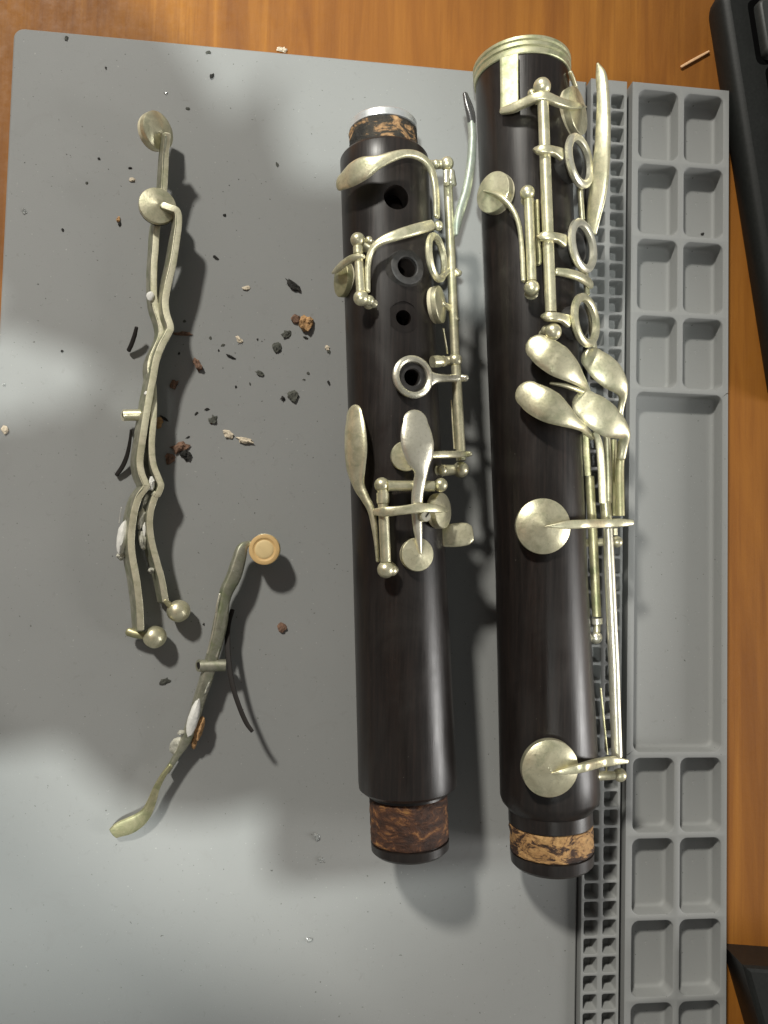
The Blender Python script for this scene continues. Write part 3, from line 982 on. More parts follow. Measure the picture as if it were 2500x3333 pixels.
link('hinge_tube', *tube(P, 1.1, 18, 1), NICKEL, loj, 40)
P = [PZ(*px('P', *q), z) for q, z in (((660, 1560), 18.5), ((690, 1900), 18.4))]
link('hinge_tube', *tube(P, 1.65, 18, 1), NICKEL, loj, 40)
link('backing_bar', *tube([PZ(*px('P', 810, 450), 16), PZ(*px('P', 830, 1820), 16)], 1.0, 14, 1), NICKEL_GREEN, loj, 40)

# upper big cup with its bar
pc = Pj(LO, 'E', 605, 450, 2.4)
cup(loj, pc, LO.n(-2), wpx('E', 257), 1.4, 2.1, NICKEL, 1.2, PADEDGE_SHADE)  # black pad paints the shadow ring under the rim
P = [Pj(LO, 'E', 618, 455, 4.5), Pj(LO, 'E', 720, 446, 4.5), Pj(LO, 'E', 840, 436, 4.6), Pj(LO, 'E', 980, 430, 5.0), PZ(*px('E', 1150, 425), 24.5), PZ(*px('E', 1300, 420), 23.2), PZ(*px('E', 1400, 416), 22.2)]
link('cup_arm', *sweep(P, [.3, 1.4, 2.5, 2.5, 2.6, 2.5, 1.6], [.3, 1.0, 1.7, 2.0, 2.0, 1.9, 1.2], LO.n(8), .42), NICKEL, loj, 50)
# long bright hinge rod
P = [PZ(*px('E', 1185, 470), 20), PZ(*px('E', 1196, 760), 19.8), PZ(*px('E', 1240, 1700), 19.2), PZ(*px('F', 1268, 445), 18.6)]
link('hinge_tube', *tube(P, [1.4, 1.62, 1.62, 1.62], 20, 1), NICKEL_CLEAN, loj, 40)
post(LO, loj, 'E', 1265, 590, 58, None, 16)
link('screw_head', *tube([PZ(*px('E', 1248, 470), 16), PZ(*px('E', 1250, 530), 16)], .8, 14, 1), NICKEL, loj, 40)
link('collar', *tube([PZ(*px('E', 1085, 1278), 17.5), PZ(*px('E', 1087, 1330), 17.5)], 1.75, 18, 1), NICKEL_CLEAN, loj, 40)
link('screw_head', *tube([PZ(*px('E', 1085, 1335), 17.3), PZ(*px('E', 1085, 1400), 17.3)], 1.1, 14, 1), NICKEL, loj, 40)
post(LO, loj, 'E', 1078, 1452, 62, None, 17.2, NICKEL_CLEAN)
post(LO, loj, 'E', 1010, 1600, 36, None, 12, stem=False, name='screw_head')
link('needle_spring', *tube([PZ(*px('E', 1120, 1905), 15), PZ(*px('E', 1150, 2212), 15), PZ(*px('F', 1180, 430), 14)], .3, 8, 3), NICKEL_GREEN, loj)
# lower big cup
pc = Pj(LO, 'F', 668, 560, 3.4)
cup(loj, pc, (LO.n(-1) + LO.ax * .06).normalized(), wpx('F', 260), 2.2, 2.1, NICKEL, 1.2, PADEDGE_SHADE)  # pad blackened as the painted shadow below this cup
P = [Pj(LO, 'F', 682, 600, 5.5), Pj(LO, 'F', 780, 585, 5.5), Pj(LO, 'F', 900, 562, 5.4), Pj(LO, 'F', 1000, 535, 5.2), PZ(*px('F', 1110, 505), 24.0), PZ(*px('F', 1230, 488), 22.6), PZ(*px('F', 1355, 492), 21.4)]
link('cup_arm', *sweep(P, [.3, 1.5, 2.3, 2.5, 2.6, 2.6, 1.2], [.3, 1.0, 1.5, 1.9, 1.9, 1.8, 1.0], LO.n(8), .42), NICKEL, loj, 50)
post(LO, loj, 'F', 1292, 615, 66, None, 17.5)
post(LO, loj, 'F', 1085, 588, 36, None, 16)
link('needle_spring', *tube([PZ(*px('F', 1172, 540), 17), PZ(*px('F', 1174, 600), 16), PZ(*px('F', 1188, 640), 14)], .3, 8, 3), NICKEL_GREEN, loj)

# ------------------------------------------------------------------ loose keys
def loose(zlist):
    return [PZ(*px(zm, u, v), z) for zm, u, v, z in zlist]


def blade(parent, name, pts, hgts, thick, z_edge=.5):
    """A lever standing on edge: a tall dull plate and the worn bright edge along its top."""
    top = catmull(pts, 5)
    hs = catmull(list(map(float, hgts)), 5)
    upv = Vector((.46, 0, .89))
    mid = [p - upv * (h_ / 2) for p, h_ in zip(top, hs)]
    o = link(name, *sweep(mid, [thick] * len(mid), [h_ * .97 for h_ in hs], upv, .2, 16, 1), LOOSE_SIDE, parent, 30)
    flat = Vector((.12, 0, .99))
    link('worn_edge', *sweep([p - upv * .25 for p in top], [thick + .1] * len(top), .7, flat, .2, 16, 1), EDGE, o, 30)
    return o


def lump(p, s, seed, mat, parent, name='glue_blob', squash=(1, 1, 1), rot=0.0, rough=.5, label=None):
    """A small irregular crumb."""
    rnd_ = random.Random(seed)
    V, Fc = [], []
    nu, nv = 12, 8
    off = Vector((rnd_.uniform(-90, 90), rnd_.uniform(-90, 90), rnd_.uniform(-90, 90)))
    ca, sa = math.cos(rot), math.sin(rot)
    for i in range(nv + 1):
        th = math.pi * i / nv
        for k_ in range(nu):
            a = 2 * math.pi * k_ / nu
            d = Vector((math.sin(th) * math.cos(a), math.sin(th) * math.sin(a), math.cos(th)))
            r = s * (1 + rough * noise.fractal(d * 1.4 + off, 1, 2.1, 3))
            q = Vector((d.x * squash[0], d.y * squash[1], d.z * squash[2])) * max(.25 * s, r)
            V.append(p + Vector((q.x * ca - q.y * sa, q.x * sa + q.y * ca, q.z)))
    for i in range(nv):
        for k_ in range(nu):
            k2 = (k_ + 1) % nu
            Fc.append((i * nu + k_, (i + 1) * nu + k_, (i + 1) * nu + k2, i * nu + k2))
    return link(name, V, Fc, mat, parent, 30, label)


# lever whose cup shows its cone edge on, with the shorter foot
kq = thing('long_lever_key', 'long bent loose key whose pad cup lies on its side, crossing another lever', 'clarinet key', PZ(520, 1200, 0))
ptsQ = [('K', 572, 262, 13), ('K', 556, 420, 11), ('K', 548, 620, 9.5), ('K', 535, 800, 8.5), ('K', 478, 1090, 7), ('K', 462, 1300, 6.6), ('K', 448, 1500, 6.4), ('K', 455, 1780, 6.2), ('K', 520, 2050, 6.2), ('L', 560, 480, 6.6), ('L', 592, 780, 7.6),
        ('L', 596, 1100, 8.4), ('L', 572, 1450, 8.6), ('L', 590, 1690, 8.6), ('L', 655, 1870, 8.6), ('L', 684, 1960, 8.6), ('L', 640, 2070, 8.6), ('M', 622, 220, 8.6), ('M', 560, 420, 8.6), ('M', 548, 600, 8.4), ('M', 575, 800, 8.2), ('M', 630, 1010, 8), ('M', 695, 1250, 7.6), ('M', 738, 1500, 7.2)]
blade(kq, 'lever', loose(ptsQ), [3.5, 5, 6, 6.4, 6.2, 6, 5.8, 5.6, 5.6, 6, 7, 7.8, 8, 8, 8, 8, 8, 8, 8, 7.8, 7.6, 7.4, 7, 6.4], 1.75)
pc = PZ(*px('K', 490, 235), 9.2)
nc = Vector((.74, -.05, .62))
cup(kq, pc, nc, 5.6, 1.9, 1.5, NICKEL, 1.6, PADSKIN)
pb = PZ(*px('M', 890, 1618), 4.6)
link('touch_ball', *lathe([(.01, -4.2), (1.8, -3.6), (3.0, -2.1), (3.4, 0), (3.1, 1.7), (2.0, 2.8), (.01, 3.2)], pb, Vector((.5, .15, .85)), 40), NICKEL, kq, 40)
link('ball_neck', *sweep([PZ(*px('M', 735, 1495), 6.6), PZ(*px('M', 790, 1550), 6.0), pb], [1.6, 1.8, 2.2], 1.8, Vector((0, 0, 1)), .7), NICKEL_GREEN, kq, 45)
for i, (zm, u, v, z, s_, sq, ro, m_) in enumerate([('M', 562, 90, 8.2, 1.2, (.8, 1.7, .7), -.1, GLUE), ('M', 490, 280, 7.6, 1.0, (.7, 1.8, .7), -.25, GLUED), ('M', 440, 520, 7.0, 1.3, (.8, 2.6, .7), -.06, GLUED),
                                                    ('M', 455, 760, 6.5, 1.3, (.8, 2.2, .7), .12, GLUED), ('M', 560, 1130, 6.6, .9, (1, 1, .8), 0, GLUED), ('M', 480, 640, 6.8, .8, (.6, 2.6, .7), .05, GLUE)]):
    lump(PZ(*px(zm, u, v), z), s_, 40 + i, m_, kq, squash=sq, rot=ro)
P = loose([('L', 385, 60, 4.5), ('L', 360, 160, 3.6), ('L', 325, 260, 2.4), ('L', 290, 335, 1.4)])
link('flat_spring', *sweep(P, [1.1, 1.5, 1.6, 1.5], .7, Vector((-.5, 0, .8)), .5), STEEL_AND_SHADE, kq, 45)

# lever whose cup faces up, with a hinge tube
kp = thing('long_lever_key', 'long bent loose key with pad cup facing up and a hinge tube at mid-length', 'clarinet key', PZ(500, 1400, 0))
ptsP = [('K', 530, 905, 11.5), ('K', 600, 930, 11.5), ('K', 655, 955, 11.3), ('K', 672, 1040, 11), ('K', 655, 1200, 10.6), ('K', 622, 1420, 10.2), ('K', 580, 1600, 9.8), ('K', 552, 1760, 9.6), ('K', 562, 1880, 9.6), ('K', 598, 2000, 9.6), ('L', 770, 130, 9.6), ('L', 690, 280, 9.6), ('L', 625, 460, 9.6),
        ('L', 585, 680, 9.6), ('L', 545, 880, 9.6), ('L', 505, 1120, 9.5), ('L', 462, 1400, 9.4), ('L', 430, 1650, 9.2), ('L', 450, 1810, 9.2), ('L', 500, 1930, 9.2), ('M', 505, 130, 9.2), ('M', 420, 250, 9.2), ('M', 365, 420, 9.2), ('M', 335, 620, 9), ('M', 325, 820, 9), ('M', 345, 1000, 9), ('M', 390, 1250, 9), ('M', 425, 1550, 8.6), ('M', 440, 1840, 8.0)]
blade(kp, 'lever', loose(ptsP), [1.5, 3, 4, 5, 6, 7, 7.6, 8.2, 8.4, 8.4, 8.4, 8.2, 8, 8, 8, 8, 8, 8, 8, 8, 8, 8.2, 8.4, 8.4, 8.4, 8.2, 8, 7.6, 7], 1.9)
pc = PZ(*px('K', 480, 908), 10)
cup(kp, pc, Vector((.28, .02, .95)), 5.5, 1.5, 1.1, NICKEL, 1.4, PADEDGE_SHADE)
link('hinge_tube', *tube([PZ(*px('L', 240, 1112), 5.2), PZ(*px('L', 480, 1108), 5.0)], 1.75, 22, 1), NICKEL, kp, 40)
pt = PZ(*px('L', 236, 1112), 5.25)
dt = (PZ(*px('L', 240, 1112), 5.2) - PZ(*px('L', 480, 1108), 5.0)).normalized()
dt = (dt + Vector((0, 0, .75))).normalized()
link('tube_rim', *lathe([(1.5, -.9), (1.85, -.2), (1.8, .25), (.95, .3), (.85, -.2), (.8, -.9)], pt, dt, 28, cap=False), NICKEL_CLEAN, kp, 40)
link('tube_bore_shade', *lathe([(.9, .12), (.01, .1)], pt, dt, 20), STEEL_AND_SHADE, kp)  # black disc paints the dark inside of the tube
P = loose([('L', 320, 1290, 5), ('L', 305, 1430, 4), ('L', 270, 1600, 2.8), ('L', 215, 1730, 1.8), ('L', 145, 1830, 1.0)])
link('flat_spring', *sweep(P, [.7, 1.0, 1.4, 1.5, 1.3], .6, Vector((-.4, 0, .9)), .5), STEEL_AND_SHADE, kp, 45)
lump(PZ(*px('M', 215, 750), 6.0), 1.75, 71, GLUE, kp, squash=(.95, 2.9, .9), rot=-.12, rough=.2)
lump(PZ(*px('M', 190, 960), 4.8), 1.3, 72, GLUED, kp, squash=(1, .9, .8), rough=.5)
lump(PZ(*px('K', 412, 1725), 6.8), 1.0, 73, GLUE, kp, squash=(1.1, 1.5, .5), rough=.2)
lump(PZ(*px('L', 505, 850), 8.8), .75, 74, GLUE, kp, rough=.3)
P = loose([('M', 175, 560, 6), ('M', 190, 470, 7.5), ('M', 203, 372, 9)])
link('whisker', *tube(P, .14, 6, 2), GLUE, kp)
pb = PZ(*px('M', 605, 1930), 4.6)
link('touch_ball', *lathe([(.01, -4.2), (1.8, -3.6), (3.0, -2.1), (3.4, 0), (3.1, 1.7), (2.0, 2.8), (.01, 3.2)], pb, Vector((.5, .15, .85)), 40), NICKEL, kp, 40)
link('ball_neck', *sweep([PZ(*px('M', 300, 1870), 4.0), PZ(*px('M', 400, 1900), 4.4), pb], [2.6, 2.4, 2.2], 2.2, Vector((0, 0, 1)), .8), NICKEL_GREEN, kp, 45)

# short loose key with an upturned tan pad
ks = thing('short_lever_key', 'short loose key lying upside down with its round tan pad showing', 'clarinet key', PZ(700, 2150, 0))
ptsS = [('J', 735, 205, 6.2), ('J', 660, 265, 6.6), ('J', 620, 400, 6.6), ('J', 570, 560, 6.4), ('J', 500, 700, 6.2), ('J', 470, 820, 6.2), ('J', 440, 1000, 6.2), ('J', 400, 1200, 6.0), ('J', 345, 1400, 5.6), ('J', 290, 1600, 5.2), ('J', 225, 1800, 4.8), ('J', 165, 2000, 4.4), ('N', 1060, 700, 4.0), ('N', 960, 880, 3.6), ('N', 850, 1060, 3.4)]
P = loose(ptsS)
wj = [wpx('J', x, 6) for x in (40, 105, 130, 140, 125, 105, 130, 125, 115, 120, 110, 110, 100, 60, 50)]
link('lever', *sweep(P, wj, [1.6, 3.4, 3.8, 4.0, 4.2, 4.2, 4.2, 4.2, 4.2, 4.2, 4.0, 3.8, 3.4, 3.0, 2.8], Vector((.35, .1, 1)), .45), LOOSE_SIDE, ks, 45)
for pp, nm in (([('J', 700, 290, 7.3), ('J', 655, 430, 7.6), ('J', 610, 600, 7.4), ('J', 590, 670, 7.2)], 'worn_edge'), ([('J', 430, 740, 7.6), ('J', 402, 860, 7.9), ('J', 380, 1050, 7.7), ('J', 330, 1250, 7.3), ('J', 305, 1340, 6.8)], 'worn_edge'),
               ([('J', 480, 1000, 7.4), ('J', 440, 1180, 7.4), ('J', 395, 1380, 7.2)], 'worn_edge')):
    link(nm, *sweep(loose(pp), .7, .6, Vector((0, 0, 1)), .6, 10), NICKEL_CLEAN, ks, 45)
P = loose([('N', 880, 1010, 4.4), ('N', 800, 1120, 4.6), ('N', 725, 1260, 4.4), ('N', 675, 1400, 4.0), ('N', 620, 1520, 3.4), ('N', 540, 1610, 3.0), ('N', 430, 1680, 2.7), ('N', 320, 1725, 2.3), ('N', 240, 1770, 1.9)])
link('spoon_touch', *sweep(P, [wpx('N', x, 4) for x in (55, 60, 75, 95, 120, 165, 195, 185, 140)], [1.6, 1.6, 1.6, 1.5, 1.3, 1.1, 1.0, 1.0, .9], Vector((.15, -.2, 1)), .8, 16, 6, True), NICKEL_GREEN, ks, 50)
pd = PZ(*px('J', 885, 280), 9.0)
nd_ = Vector((-.05, -.02, 1))
k = link('pad_cup', *lathe([(.01, -5.0), (2, -4.8), (4.4, -3.6), (4.75, -3.2), (4.75, -1.4), (4.5, -1.3), (.01, -1.3)], pd, nd_, 48), NICKEL, ks, 40)
pdm = link('pad', *lathe([(4.6, -1.35), (4.72, -.7), (4.6, -.15), (4.2, 0), (3.55, -.02), (3.15, -.28), (2.9, -.30), (.01, -.28)], pd, nd_, 56), PADTAN, k, 30)
link('pad_centre', *lathe([(2.95, -.36), (2.75, -.2), (2.3, -.1), (1.2, -.02), (.01, 0)], pd, nd_, 48), PADPALE, k, 60)
link('hinge_tube', *tube([PZ(*px('J', 225, 1475), 7.0), PZ(*px('J', 490, 1470), 6.0)], 1.8, 22, 1), LOOSE_SIDE, ks, 40)
pt = PZ(*px('J', 214, 1475), 7.1)
dt = ((PZ(*px('J', 225, 1475), 7.0) - PZ(*px('J', 490, 1470), 6.0)).normalized() + Vector((0, 0, .6))).normalized()
link('tube_rim', *lathe([(1.6, -1.0), (1.85, -.2), (1.8, .2), (1.15, .25), (1.0, -.9)], pt, dt, 28, cap=False), LOOSE_SIDE, ks, 40)
link('tube_bore_shade', *lathe([(1.1, .1), (.01, .08)], pt, dt, 20), STEEL_AND_SHADE, ks)  # bore shade painted as a black disc over the tube end
P = loose([('J', 558, 900, 4.0), ('J', 515, 1060, 5.0), ('J', 508, 1250, 6.0), ('J', 522, 1450, 7.2), ('J', 560, 1680, 8.6), ('J', 630, 1900, 10), ('J', 700, 2060, 11), ('J', 762, 2150, 11.8)])
link('flat_spring', *sweep(P, [1.4, 1.6, 1.65, 1.6, 1.5, 1.45, 1.4, 1.1], .45, Vector((-.2, .1, 1)), .5), STEEL_AND_SHADE, ks, 45)
lump(PZ(*px('N', 1140, 470), 6.8), 1.9, 81, GLUE, ks, squash=(.85, 3.0, .7), rot=-.24, rough=.16)
lump(PZ(*px('N', 1205, 580), 4.8), 1.7, 82, TAN, ks, 'cork_pad', (.85, 2.1, .7), -.25, .45)
lump(PZ(*px('N', 1150, 740), 3.4), 1.4, 83, TAN, ks, 'cork_pad', (.6, 1.5, .8), -.1, .5)
lump(PZ(*px('N', 1010, 640), 5.2), 1.0, 84, GLUED, ks, squash=(1.2, .8, .6), rough=.5)
lump(PZ(*px('J', 563, 492), 8.3), .75, 85, GLUE, ks, squash=(1, 1, .5), rough=.08)
lump(PZ(*px('J', 300, 1700), 6.4), 1.1, 86, GLUED, ks, squash=(.5, 2.4, .7), rot=-.3, rough=.4)
lump(PZ(*px('N', 950, 790), 3.5), 1.9, 87, GLUED, ks, squash=(1.0, 1.4, .6), rot=-.5, rough=.5)

# ------------------------------------------------------------------ crumbs
def crumb(zm, u, v, s_, kind, seed, asp=1.0, rot=0.0, hgt=.55, label=None, name=None, zb=0.0, group=None):
    mats = {'tan': TAN, 'pale': PALE, 'dark': DARKC, 'grey': GREYC, 'brown': BROWN, 'clear': CLEAR}
    names = {'tan': 'cork_crumb', 'pale': 'pale_crumb', 'dark': 'black_flake', 'grey': 'grey_flake', 'brown': 'cork_flake', 'clear': 'clear_grain'}
    labels = {'tan': 'small tan cork crumb lying on the grey mat', 'pale': 'tiny pale chip lying on the grey mat', 'dark': 'small black flake lying on the grey mat', 'grey': 'small dark grey-green flake lying on the grey mat',
              'brown': 'brown shred of old cork lying on the grey mat', 'clear': 'tiny clear grain lying on the grey mat'}
    cats = {'tan': 'cork crumb', 'pale': 'chip', 'dark': 'flake', 'grey': 'flake', 'brown': 'cork crumb', 'clear': 'grain'}
    s_ = max(s_ * (.85 if kind in ('grey', 'dark') else 1.0), .22)
    p = PZ(*px(zm, u, v), zb + s_ * hgt * .6)
    o = lump(Vector((0, 0, 0)), s_, seed, mats[kind], None, name or names[kind], (asp, 1 / asp if asp > 1 else 1, hgt), rot, .75)
    o.location = p * MM
    o['label'] = label or labels[kind]
    o['category'] = cats[kind]
    o['group'] = group or {'tan': 'tan cork crumbs on the mat', 'pale': 'pale chips on the mat', 'dark': 'black flakes on the mat', 'grey': 'grey-green flakes on the mat', 'brown': 'brown cork shreds on the mat', 'clear': 'clear grains on the mat'}[kind]
    if label:
        del o['group']
    return o


CR = [('G', 1255, 215, 1.9, 'dark', 1.7, -.7, 'black crumb with a tan streak beside the upper joint'), ('G', 835, 240, .8, 'pale', 1.5, .2, None),
      ('G', 772, 705, 1.0, 'pale', 1.4, -.9, None), ('G', 1110, 780, 2.0, 'grey', .7, .2, None), ('G', 1195, 655, 1.5, 'grey', 1.2, .5, None), ('G', 955, 1012, 1.2, 'grey', 1.3, -.4, None),
      ('G', 1255, 1210, 1.9, 'grey', 1.0, .3, 'largest dark grey-green lump of flakes on the mat'), ('G', 1165, 1235, 1.0, 'dark', .7, .2, None), ('G', 695, 860, .9, 'dark', 1.7, -.5, None), ('G', 625, 755, .55, 'grey', 1.3, .3, None), ('G', 586, 803, .45, 'dark', .6, .3, None),
      ('G', 510, 690, .6, 'grey', .7, -.2, None), ('G', 935, 705, .4, 'dark', .8, .4, None), ('G', 1370, 690, .6, 'dark', 1.6, -.4, None), ('G', 1562, 780, .75, 'pale', .8, .4, None), ('G', 1575, 815, .75, 'grey', .8, .4, None),
      ('G', 1575, 1092, .75, 'dark', .6, .5, None), ('G', 1390, 1010, .55, 'grey', 1, 0, None), ('G', 1355, 1066, .45, 'grey', 1.3, 0, None), ('G', 740, 1130, .5, 'dark', .7, -.2, None), ('G', 868, 1105, .5, 'grey', .6, .3, None), ('G', 535, 1430, 1.6, 'grey', .8, -.3, None),
      ('G', 668, 1550, 1.35, 'pale', 1.2, -.5, None), ('G', 822, 1612, 1.5, 'pale', 1.7, -.1, 'pale chip with a dark spot, largest of the pale chips'), ('G', 480, 1333, .55, 'dark', 1.5, .3, None), ('G', 385, 1370, .5, 'dark', 1.6, .8, None), ('G', 310, 1585, .45, 'dark', 1.5, .6, None),
      ('G', 235, 1680, 1.9, 'brown', 1.3, .3, None), ('G', 290, 1735, 2.0, 'dark', 1.1, -.6, 'biggest black crumb, beside the brown cork shreds'), ('G', 145, 1775, 1.6, 'brown', .7, -.4, None), ('G', 258, 652, 1.3, 'brown', 2.2, .05, None), ('G', 400, 930, 2.3, 'brown', .45, .45, 'long brown shred of cork in the shadow of the levers'),
      ('G', 180, 1110, 1.6, 'brown', .6, -.5, None), ('G', 52, 1450, 1.4, 'tan', .7, .1, None), ('G', 95, 1415, 1.0, 'dark', 2.0, -.6, None), ('G', 278, 540, .5, 'grey', 1.2, .4, None), ('G', 230, 830, .5, 'dark', .7, -.3, None),
      ('H', 287, 165, .9, 'grey', .6, -.5, None), ('H', 900, 225, .75, 'grey', 1.2, 0, None), ('H', 915, 328, 1.0, 'dark', .7, -.5, None), ('H', 716, 400, .55, 'clear', 1, 0, None), ('H', 810, 468, .55, 'grey', 1.2, 0, None), ('H', 562, 726, .5, 'dark', 1.2, .2, None), ('H', 571, 776, .75, 'pale', 1.1, .3, None),
      ('H', 376, 790, .5, 'grey', .9, 0, None), ('H', 105, 912, .7, 'clear', 1, 0, None), ('H', 512, 948, .8, 'tan', .7, -.2, None), ('H', 516, 968, .7, 'dark', .8, 0, None), ('H', 1197, 710, .8, 'grey', .55, .4, None), ('H', 970, 930, .55, 'dark', 1, 0, None), ('H', 932, 1112, .75, 'dark', 1.5, -.6, None), ('H', 271, 993, .45, 'dark', 1, 0, None),
      ('H', 427, 685, .45, 'dark', 1, 0, None), ('H', 457, 293, .45, 'dark', .8, 0, None),
      ('I', 25, 735, 1.25, 'pale', .9, .4, None), ('I', 298, 358, .45, 'dark', 1, 0, None), ('I', 20, 520, .5, 'clear', 1, 0, None), ('I', 790, 1945, 1.3, 'grey', 1.3, .2, None), ('J', 1072, 1085, 1.5, 'brown', .9, .3, 'lone brown crumb on the mat near the tan pad'),
      ('J', 262, 1048, .4, 'dark', 1, 0, None), ('O', 900, 282, 1.2, 'clear', .7, .3, None), ('O', 913, 347, .75, 'clear', 1, 0, None), ('O', 880, 575, .75, 'clear', 1.2, 0, None), ('S', 1068, 170, .6, 'dark', 1.2, .2, 'black fleck inside a tray compartment')]
for i, (zm, u, v, s_, kd, asp, ro, lb_) in enumerate(CR):
    crumb(zm, u, v, s_, kd, 200 + i, asp, ro, .3 if kd == 'grey' else .42, lb_, zb=-3.7 if zm == 'S' else 0.0)
# the big cork crumb and its broken dark edge
crumb('G', 1370, 552, 2.35, 'tan', 991, .85, -.2, .6, 'largest tan cork crumb, ragged, beside a dark brown fragment')
crumb('G', 1282, 520, 1.5, 'brown', 992, .9, .3, .4, 'dark brown fragment touching the largest tan cork crumb')
crumb('H', 1210, 213, .9, 'pale', 993, 1.2, 0, .7, 'pale crumb on the wooden desk at the mat edge', zb=ZD)
crumb('H', 1228, 217, .8, 'pale', 994, 1.0, 0, .7, 'smaller pale crumb on the wooden desk at the mat edge', zb=ZD)
# dust: specks far too small to count
rnd = random.Random(5)
V, Fc = [], []
for i in range(520):
    if i < 330:
        x, y = rnd.gauss(-18, 30), rnd.gauss(60, 45)
    else:
        x, y = rnd.uniform(-92, 90), rnd.uniform(-150, 157)
    if not (-93 < x < 91 and -150 < y < 158):
        continue
    s_ = .05 + .16 * rnd.random() ** 3
    n0 = len(V)
    c = Vector((x, y, s_ * .5))
    for d in ((1, 0, 0), (-.6, .8, 0), (-.5, -.8, 0), (0, .1, 1)):
        V.append(c + Vector((d[0] * s_ * rnd.uniform(.7, 1.6), d[1] * s_ * rnd.uniform(.7, 1.6), d[2] * s_ - s_ * .4)))
    Fc += [(n0, n0 + 1, n0 + 3), (n0 + 1, n0 + 2, n0 + 3), (n0 + 2, n0, n0 + 3), (n0, n0 + 2, n0 + 1)]
o = link('dust', V, Fc, GREYC, None, smooth=False)
o['kind'] = 'stuff'
o['label'] = 'fine dark dust scattered over the grey mat'
o['category'] = 'dust'

# splinter on the desk
a, b_ = PZ(*px('R', 940, 555), ZD + .5), PZ(*px('R', 1165, 430), ZD + .5)
o = link('wood_splinter', *sweep([a, a.lerp(b_, .5) + Vector((.1, .1, 0)), b_], [.85, .95, .75], .8, Vector((0, 0, 1)), .5), SPLINT)
o['label'] = 'thin pale wooden splinter on the desk beside the keyboard'
o['category'] = 'splinter'

# ------------------------------------------------------------------ keyboard at the side of the desk
k0_ = PZ(2301, 54, ZD + 1)
k1_ = PZ(2469, 1123, ZD + 1)
kd_ = (k1_ - k0_)
kd_.z = 0
kd_.normalize()
kx = Vector((-kd_.y, kd_.x, 0))
if kx.x < 0:
    kx = -kx
kb = thing('keyboard', 'black computer keyboard on the desk overlapping the corner of the grey mat', 'keyboard', k0_)
KBW, KBH = 440.0, 146.0
orig = k0_ - kd_ * 5.5


def kpt(a_, b_, z):
    return orig + kx * a_ + kd_ * b_ + Vector((0, 0, z))


def rslab(x0, x1, y0, y1, r, zs, q=6):
    """Rounded slab in keyboard coordinates: zs is a list of (inset, height)."""
    V, n = [], 0
    for ins, z in zs:
        pts = rrect((x1 - x0) / 2 - ins, (y1 - y0) / 2 - ins, max(.3, r - ins * .6), q)
        n = len(pts)
        V += [kpt((x0 + x1) / 2 + p[0], (y0 + y1) / 2 + p[1], z) for p in pts]
    Fc = []
    for i in range(len(zs) - 1):
        for k_ in range(n):
            k2 = (k_ + 1) % n
            Fc.append((i * n + k_, (i + 1) * n + k_, (i + 1) * n + k2, i * n + k2))
    Fc.append(tuple((len(zs) - 1) * n + k_ for k_ in range(n)))
    return V, Fc


zb = -1.0
link('case', *rslab(0, KBW, 0, KBH, 6.0, [(1.2, zb), (.3, zb + 2.0), (0, zb + 5.5), (.5, zb + 8.0), (1.6, zb + 9.4), (3.2, zb + 10.0)]), BLACK, kb, 60)
for rI in range(6):
    y0 = 8.2 + rI * 23.6
    for cI in range(18):
        x0 = 11.2 + (2.6 if rI == 1 else (1.0 if rI > 1 else 0)) + cI * 23.0
        if x0 + 19 > KBW - 6:
            continue
        link('key_gap_shade', *rslab(x0 - 2.0, x0 + 21.0, y0 - 1.5, y0 + 21.5, 2.4, [(0, zb + 9.9), (0, zb + 10.03)], 3), GAP_SHADE, kb, smooth=False)  # flat black sheet on the case, painting the shade of a recess
        link('key', *rslab(x0, x0 + 18.6, y0, y0 + 20.0, 2.2, [(0, zb + 10.0), (.1, zb + 12.0), (.5, zb + 12.8), (1.1, zb + 13.1)], 3), KEYTOP, kb, 50)
# dark corner of a device at the desk edge
c0 = PZ(2425, 3148, ZD + 22)
c1 = PZ(2478, 3333, ZD + 22)
e1 = (c1 - c0)
e1.z = 0
e1.normalize()
e2 = Vector((.995, -.10, 0))
st = thing('device_stand', 'black angular plastic device standing on the desk by the tray side of the mat', 'device', (c0.x + 30, c0.y - 40, ZD))
V = []
for ins, z in ((5, ZD + .05), (2.5, ZD + 12), (0, ZD + 20.5), (.6, ZD + 21.6), (1.8, ZD + 22)):
    o_ = (e1 + e2).normalized() * ins * 1.35
    base = c0 + o_
    for q in ((0, 0), (80, 0), (80, 70), (0, 78)):
        p = base + e2 * q[0] + e1 * q[1]
        V.append((p.x, p.y, z))
Fc = []
for i in range(4):
    for k_ in range(4):
        k2 = (k_ + 1) % 4
        Fc.append((i * 4 + k_, (i + 1) * 4 + k_, (i + 1) * 4 + k2, i * 4 + k2))
Fc.append((16, 17, 18, 19))
link('shell', V, Fc, BLACK, st, 25)

# ------------------------------------------------------------------ the phone that takes the picture and the person holding it (their shadow lies on the mat)
ph = thing('phone', 'dark phone held above the clarinet joints', 'phone', (-18, -60, 246))
PHG = plain('dark_phone_glass', (.012, .012, .014), .2, 300, .2, .02)
Xp, Yp, Zp = M.col[0], M.col[1], M.col[2]
pc0 = Vector((0, 0, HC)) + Zp * 5 - Xp * 18 - Yp * 62


def phone_slab(hx, hy, r, zs):
    V, n = [], 0
    for ins, z in zs:
        pts = rrect(hx - ins, hy - ins, r - ins * .5, 6)
        n = len(pts)
        V += [pc0 + Xp * p[0] + Yp * p[1] + Zp * z for p in pts]
    Fc = [tuple(range(n - 1, -1, -1)), tuple((len(zs) - 1) * n + k_ for k_ in range(n))]
    for i in range(len(zs) - 1):
        for k_ in range(n):
            k2 = (k_ + 1) % n
            Fc.append((i * n + k_, i * n + k2, (i + 1) * n + k2, (i + 1) * n + k_))
    return V, Fc


